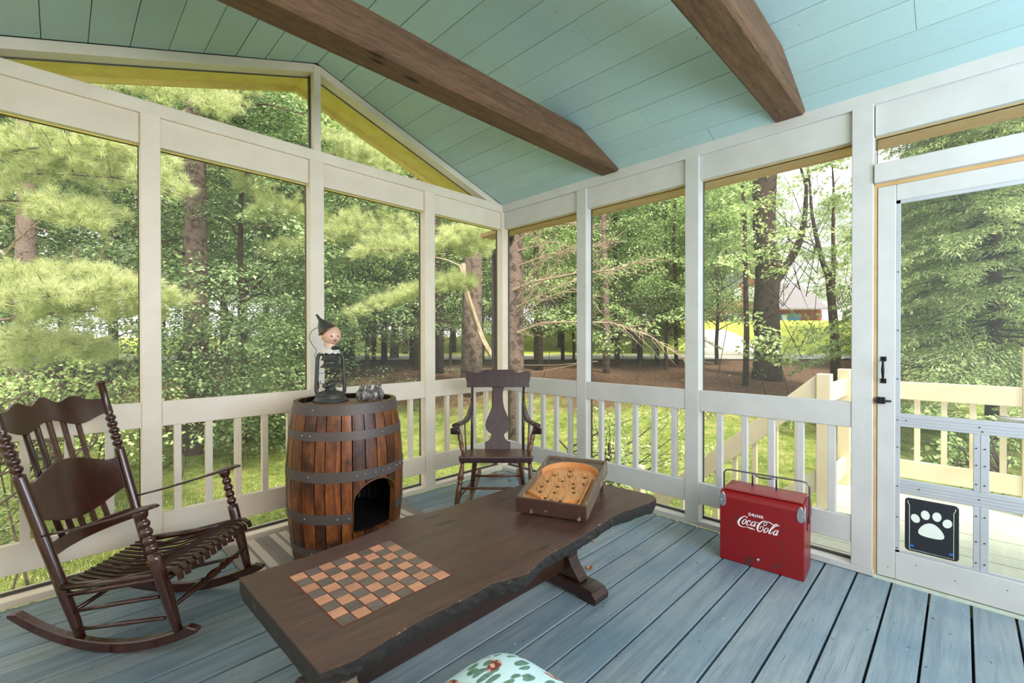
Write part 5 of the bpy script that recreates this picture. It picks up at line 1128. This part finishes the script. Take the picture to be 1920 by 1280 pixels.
for px, d, r, lb in ((779, 17, .17, 'thin straight dark trunk left of the third gable post'), (824, 16, .14, 'slim dark trunk right of the third gable post'), (720, 19, .12, 'thin trunk right of the lantern near the road'), (660, 18, .11, 'thin trunk directly behind the doll head'), (1157, 18, .10, 'thin trunk in the middle of the second pane right of the corner'), (1137, 16, .12, 'thin pinkish trunk left in the second pane right of the corner'), (1010, 17, .16, 'dark trunk right of the corner behind the string'), (1055, 20, .08, 'slim young trunk before the second right post'), (1232, 19, .09, 'slim dark trunk at the right of the second pane'), (1268, 18, .07, 'slim sapling trunk beside the third right post')):
    g = atpx(px, d); bare_trunk('slender_tree', lb, [g-Vector((0, 0, .2)), g+Vector((.03, .02, 2)), g+Vector((-.05, .08, 5)), g+Vector((.05, 0, 11))], [r*1.1, r, r*.8, r*.4], 'bark_dark' if px != 1137 else 'bark_pine')
g = atpx(45, 8.5); bare_trunk('tall_pine', 'brown pine trunk at the far left behind the rocking chair', [g-Vector((0, 0, .3)), g+Vector((0, 0, 2)), g+Vector((.05, .05, 5)), g+Vector((0, 0, 10))], [.19, .17, .14, .09], 'bark_pine', twig=4, limbs=[(L_([(0, 470), (10, 478), (30, 450), (60, 425), (88, 405)], 6.2, 5.5), .02, 'bark_pale'), (L_([(150, 500), (140, 480), (135, 465)], 6, 5.8), .012, 'bark_pale'), (L_([(180, 500), (195, 470), (204, 450)], 6, 5.8), .010, 'bark_pale'), (L_([(112, 500), (118, 485), (150, 478)], 6, 5.8), .010, 'bark_pale')])
g = atpx(1438, 15)
bare_trunk('massive_tree', 'massive dark furrowed tree trunk with burls outside the third pane', [g-Vector((0, 0, .2)), g+Vector((0, 0, .45))]+[P(x, y_, 15) for x, y_ in ((1440, 640), (1436, 600), (1437, 560), (1440, 520), (1441, 495), (1434, 455), (1432, 400), (1434, 330), (1436, 200), (1436, 60))], [.50, .42, .38, .41, .37, .38, .41, .33, .35, .36, .33, .28], 'bark_dark', limbs=[
    (L_([(1445, 540), (1468, 508), (1492, 470), (1503, 440), (1510, 400), (1512, 350), (1500, 310)], 15, 14), .16, 'bark_dark'), (L_([(1455, 505), (1452, 496)], 14.7, 14.5), .25, 'bark_dark')])
g = atpx(1568, 13.5)
bare_trunk('forked_tree', 'slender forked dark tree between the large trunk and the door post', [g-Vector((0, 0, .2))]+[P(x, y_, 13.5) for x, y_ in ((1566, 640), (1559, 560), (1553, 515), (1545, 495))], [.15, .13, .11, .09, .07], 'bark_dark', limbs=[
    (L_([(1545, 500), (1532, 450), (1522, 400), (1518, 340), (1512, 300)], 13.5, 13.3), .075, 'bark_dark'), (L_([(1560, 550), (1563, 500), (1562, 430), (1563, 350), (1560, 300)], 13.5, 13.8), .08, 'bark_dark'), (L_([(1512, 340), (1520, 320), (1545, 312), (1595, 290)], 13.3, 12.8), .05, 'bark_dark')], twig=3)
g = atpx(1398, 14); bare_trunk('slender_tree', 'thin leaning trunk just left of the massive dark trunk', [g]+[P(x, y_, 14) for x, y_ in ((1400, 620), (1398, 540), (1396, 400), (1390, 300))], [.09, .08, .07, .06, .04], 'bark_dark')
# leafy sprays round the big trunk and in the third pane
def leafy(name, label, pts, seed, nl, R, L, mat, cat='tree', bark='bark_dark', thick=.05, stems=True, droop=.2):
    rng = np.random.default_rng(seed); base = Vector(pts[0]); t = thing(name, label, cat, base); c = np.array([np.array(Vector(p)-base) for p in pts[1:]])
    od = norm(rng.normal(size=c.shape)*np.array([1, 1, 0])+1e-3); p, d, n = sprays(rng, c, od, nl, rng.uniform(.7, 1.2, len(c))*R, thick, droop); q = rng.uniform(.7, 1.3, len(p))
    quads('foliage', p, d, n, L*q, L*q*.65, M[mat], t)
    if stems:
        b = MB()
        for i in range(len(c)): branchy(b, rng, c[rng.integers(0, len(c))]*np.array([.5, .5, .75]) if i else (0, 0, 0), c[i], .012, 4, .03)
        b.build('stems', M[bark], t)
    return t
rng = np.random.default_rng(5)
pts = [atpx(1480, 12.5)]+[P(rng.uniform(1330, 1600), y_, rng.uniform(10.5, 13)) for y_ in list(rng.uniform(290, 505, 40))+list(rng.uniform(620, 650, 3))]
leafy('maple_sapling', 'light green maple with layered leaves in front of the massive dark trunk', pts, 31, 80, .42, .095, 'leaf_light')
pts = [atpx(1440, 12)]+[P(rng.uniform(1400, 1530), rng.uniform(590, 700), rng.uniform(11, 12.5)) for _ in range(13)]
leafy('maple_sapling', 'low leafy sapling at the foot of the massive dark trunk', pts, 32, 42, .33, .11, 'leaf_light')
pts = [atpx(1345, 15)]+[P(rng.uniform(1322, 1385), rng.uniform(330, 490), rng.uniform(13, 16)) for _ in range(26)]
leafy('maple_sapling', 'bright leafy tree at the left side of the third pane', pts, 33, 100, .55, .10, 'leaf_broad')
pts = [atpx(1590, 14)]+[P(rng.uniform(1535, 1620), rng.uniform(430, 640), rng.uniform(12, 14)) for _ in range(18)]
leafy('maple_sapling', 'green leaves around the slender forked tree beside the door post', pts, 34, 44, .45, .12, 'leaf_light')
pts = [atpx(1190, 13)]+[P(rng.uniform(1110, 1290), rng.uniform(480, 650), rng.uniform(12, 14.5)) for _ in range(26)]
leafy('maple_sapling', 'bright green understory maple in the second pane right of the corner', pts, 35, 90, .45, .095, 'leaf_broad')
pts = [atpx(1010, 13)]+[P(rng.uniform(965, 1085), rng.uniform(430, 630), rng.uniform(12, 14.5)) for _ in range(22)]
leafy('maple_sapling', 'green understory maple behind the bare pine limbs', pts, 36, 90, .45, .095, 'leaf_broad')
pts = [atpx(800, 14)]+[P(rng.uniform(610, 925), rng.uniform(560, 640), rng.uniform(13, 15.5)) for _ in range(34)]
leafy('maple_sapling', 'low green saplings under the pines behind the figurine', pts, 37, 90, .42, .085, 'leaf_dark')
pts = [P(700, 700, 16)]+[P(rng.uniform(600, 930), rng.uniform(688, 722), rng.uniform(13, 15)) for _ in range(14)]
leafy('low_shrub', 'low green plants along the lawn edge behind the barrel', pts, 49, 60, .38, .07, 'leaf_dark', 'bush')
# ---- near foliage on the left
pts = [Vector((-3.3, 1.6, -1.1))]+[P(rng.uniform(-60, 265), rng.uniform(690, 900), rng.uniform(4.9, 7.0)) for _ in range(52)]
leafy('leafy_bush', 'light green leafy bush behind the rocking chair at far left', pts, 41, 110, .34, .050, 'leaf_light', 'bush', droop=.1)
pts = [Vector((-3.2, 2.6, -1.1))]+[P(rng.uniform(-60, 290), rng.uniform(560, 780), rng.uniform(6.5, 9)) for _ in range(50)]
leafy('leafy_bush', 'darker tall leafy bush under the pine boughs at far left', pts, 42, 120, .45, .060, 'leaf_dark', 'bush')
pts = [Vector((-4.2, 1.3, -1.1))]+[P(rng.uniform(-60, 80), rng.uniform(900, 1010), rng.uniform(4.6, 5.2)) for _ in range(10)]
leafy('low_shrub', 'low dark shrub on the lawn at the far left below the rail', pts, 43, 60, .25, .05, 'leaf_dark', 'bush')
pts = [P(310, 860, 8)]+[P(rng.uniform(300, 560), rng.uniform(560, 735), rng.uniform(7.0, 9)) for _ in range(44)]; pts[0].z = -1
leafy('leafy_bush', 'dense mid-green bush between the first two posts of the gable window', pts, 44, 130, .5, .066, 'leaf_dark', 'bush')
pts = [P(325, 800, 5.5)]+[P(rng.uniform(300, 375), rng.uniform(700, 830), rng.uniform(5.0, 5.8)) for _ in range(9)]; pts[0].z = -1.1
leafy('sapling', 'thin sapling with few pale leaves right of the first gable post', pts, 45, 22, .22, .055, 'leaf_light', 'bush')
pts = [Vector((1.0, .6, -1.1))]+[P(rng.uniform(1105, 1330), rng.uniform(765, 935), rng.uniform(4.7, 5.8)) for _ in range(40)]
leafy('flowering_shrub', 'pale green flowering shrub outside the right railing', pts, 46, 90, .22, .036, 'leaf_shrub', 'bush', droop=.05)
pts = [Vector((2.6, -3.3, -1.1))]+[P(rng.uniform(1740, 1920), rng.uniform(770, 900), rng.uniform(5.3, 6.0)) for _ in range(26)]
leafy('leafy_vine', 'leafy green vine growing beyond the landing railing seen through the door', pts, 47, 26, .22, .08, 'leaf_broad', 'vine')
pts = [P(1250, 720, 17)]+[P(rng.uniform(1110, 1420), rng.uniform(690, 735), rng.uniform(14.5, 16.5)) for _ in range(16)]
leafy('low_shrub', 'low green undergrowth on the leaf-covered bank before the road', pts, 48, 40, .42, .09, 'leaf_dark', 'bush')
# ---- bright pine boughs close to the left windows
def near_pine(label, trunk, boughs, seed, nn=64, L=.125, w=.0042, ntw=17, ntf=8):
    rng = np.random.default_rng(seed); base = Vector(trunk); t = thing('pine_tree', label, 'tree', base); b = MB(); P_, A_ = [], []
    for (x0, y0, d0, x1, y1, d1, wd) in boughs:
        p, a = bough(rng, b, P(x0, y0, d0)-base, P(x1, y1, d1)-base, wd, ntw, ntf, .016, .03); P_ += p; A_ += a
    b.build('boughs', M['bark_pine'], t); tufts(rng, np.array(P_), np.array(A_), nn, L, 'foliage', 'needle', t, w)
near_pine('pine with bright yellow-green boughs reaching across the left window', atpx(45, 8.5), [(-60, 330, 5.4, 330, 350, 5.2, .5), (-60, 300, 5.2, 210, 270, 5.0, .45), (-80, 380, 5.6, 190, 395, 5.2, .45), (40, 300, 5.2, 300, 310, 5.4, .42), (60, 400, 5.4, 175, 415, 5.0, .22), (-60, 270, 5.6, 120, 300, 5.4, .4),
    (-60, 560, 4.9, 315, 560, 4.9, .5), (-60, 590, 4.7, 240, 540, 4.6, .45), (-60, 530, 5.1, 180, 520, 5.0, .42), (0, 600, 5.0, 290, 585, 5.0, .4), (-80, 640, 5.4, 170, 650, 5.2, .42), (-60, 690, 5.6, 190, 660, 5.4, .35)], 61)
near_pine('pine boughs hanging in the middle gable windows', atpx(884, 13), [(640, 470, 10, 455, 345, 9, .75), (640, 420, 10, 480, 400, 9, .7), (600, 470, 10, 520, 470, 9.2, .5), (840, 470, 10.5, 600, 440, 9, .75), (840, 440, 10.5, 640, 420, 9.5, .7), (880, 480, 10.5, 680, 470, 9, .7),
    (880, 520, 10.5, 670, 590, 9.2, .65), (900, 530, 10.5, 740, 560, 9.5, .6), (890, 540, 10.5, 830, 530, 9.4, .5), (960, 450, 10.5, 825, 455, 9.2, .6), (960, 440, 10.5, 850, 440, 9.5, .5), (960, 465, 10.5, 870, 470, 9.5, .45)], 62, 54, .18, .0065, 16, 8)
near_pine('high pine boughs seen through the left gable triangle', atpx(360, 9), [(300, 100, 8, 200, 170, 6.5, .5), (330, 130, 8, 300, 180, 6.5, .55), (340, 160, 8, 400, 205, 6.8, .5), (500, 120, 9, 430, 200, 8, .4), (620, 290, 10, 720, 310, 9, .5), (600, 250, 10, 690, 290, 9, .45)], 63, 54, .15, .0055, 16, 8)
g = atpx(368, 9); bare_trunk('tall_pine', 'thick reddish pine trunk showing in the left gable triangle', [g-Vector((0, 0, .3)), g+Vector((0, 0, 3)), g+Vector((0, 0, 6)), g+Vector((0, 0, 11))], [.24, .21, .18, .12], 'bark_pine', twig=5, limbs=[(L_([(372, 180), (400, 160), (440, 145)], 9, 8), .05, 'bark_dark'), (L_([(430, 205), (445, 185), (465, 150)], 8.5, 8), .05, 'bark_dark'), (L_([(420, 200), (500, 195), (570, 215)], 8.5, 8), .03, 'bark_dark')])
pts = [atpx(520, 11)]+[P(rng.uniform(430, 800), rng.uniform(130, 330), rng.uniform(9.5, 13)) for _ in range(46)]
leafy('tall_tree', 'bright green tree crown seen through the gable triangles', pts, 51, 110, .6, .085, 'leaf_light')
# ---- grass blades on the near lawn
rng = np.random.default_rng(9); N = 110000
d = 3.5+rng.uniform(0, 1, N)**1.4*9.5; l = rng.uniform(-1, .62, N)*d*1.15; q = C2[None]+F2[None]*d[:, None]+R2[None]*l[:, None]
ok = ~((q[:, 0] > -4) & (q[:, 0] < 2.1) & (q[:, 1] < .4)) & ~((q[:, 0] > 0) & (q[:, 0] < 1.2) & (q[:, 1] < 1.0)); q, d, l = q[ok], d[ok], l[ok]
z = np.interp(d, [0, 8, 10.5, 13, 16], [-1.1, -1.1, -.78, -.28, .10]); p = np.column_stack([q, z]); dd = rng.normal(size=p.shape)*np.array([.5, .5, .1])+np.array([0, 0, 1.0])
o = tris('grass', p, dd, rng.uniform(.025, .065, len(p)), .010, rng, M['grass'], None); tag(o, 'short yellow-green lawn grass around the porch', 'grass')
# ---- neighbour's house
hs_ = thing('house', 'red barn-like house with steep gable and grey-roofed wing beyond the road', 'house')
Oh = at(41, (1372-960)/FPX*41, 0); Oh.z = 2.35
aw = math.radians(44.93-90); MHo = Matrix.Translation(Oh) @ Matrix.Rotation(aw, 4, 'Z')      # x to the right, y away
def hb(x0, x1, y0, y1, z0, z1, nm, mt, par=None): return MB().mbox(MHo, x0, x1, y0, y1, z0, z1).build(nm, M[mt], par or hs_)
def hprism(poly, y0, y1, nm, mt):
    return MB().prism(poly, y0, y1, MHo @ Matrix(((1, 0, 0, 0), (0, 0, 1, 0), (0, 1, 0, 0), (0, 0, 0, 1)))).build(nm, M[mt], hs_)
hprism([(-2.0, -.8), (2.6, -.8), (2.6, 5.2), (2.0, 5.2), (-2.0, 1.7)], 0, 5, 'wall', 'siding')
hprism([(-2.3, 1.45), (2.0, 5.25), (2.65, 5.25), (2.65, 5.45), (1.9, 5.45), (-2.5, 1.5)], -.25, 5.2, 'roof', 'roof')
hb(1.7, 2.6, 1.5, 2.3, 5, 6.3, 'chimney', 'brick')
for x0, x1, z0, z1 in ((.2, .75, 2.6, 3.6), (1.5, 2.1, 2.5, 3.7), (-.6, .75, .2, 1.3), (1.5, 2.4, .3, 1.3)):
    f_ = hb(x0-.08, x1+.08, -.06, .02, z0-.08, z1+.08, 'window', 'trim_cool'); hb(x0, x1, -.08, -.05, z0, z1, 'pane', 'glass', f_)
hb(2.6, 9.2, 1.5, 6, -1.0, 2.0, 'wing_wall', 'siding')
MB().add([MHo @ Vector(v) for v in [(2.9, .7, 1.9), (9.3, .7, 1.9), (8.6, 4, 4.6), (3.9, 4, 4.6), (9.3, .7, 1.75), (2.9, .7, 1.75), (8.6, 4.2, 4.5), (3.9, 4.2, 4.5)]], [(0, 1, 2, 3), (5, 4, 1, 0), (4, 6, 2, 1), (5, 7, 6, 4), (0, 3, 7, 5), (3, 2, 6, 7)]).build('wing_roof', M['roof'], hs_)
f_ = hb(5.2, 7.2, 1.4, 1.55, -.8, 1.4, 'garage_door', 'blue'); hb(5.35, 5.85, 1.36, 1.42, .3, 1.3, 'pane', 'glass', f_)
# ---- string stretched across the yard
tag(MB().tube([P(950, 683, 7.4), P(1000, 684.5, 7), P(1045, 684, 6.5), P(1120, 677, 6.0)], .004, 5).build('clothesline', M['bark_pale']), 'thin pale line stretched from the pine trunk above the rail right of the corner', 'rope')
tag(MB().tube([P(955, 699, 7.4), P(1010, 697, 7), P(1080, 683, 6.3)], .0035, 5).build('clothesline', M['bark_pale']), 'second lower pale line sagging from the pine trunk right of the corner', 'rope')
tag(MB().tube([Vector((1.718, -3.33, .675)), Vector((1.718, -3.75, .675))], .035, 16).build('metal_pipe', M['steel']), 'shiny metal tube at the right edge outside the screen door', 'pipe')
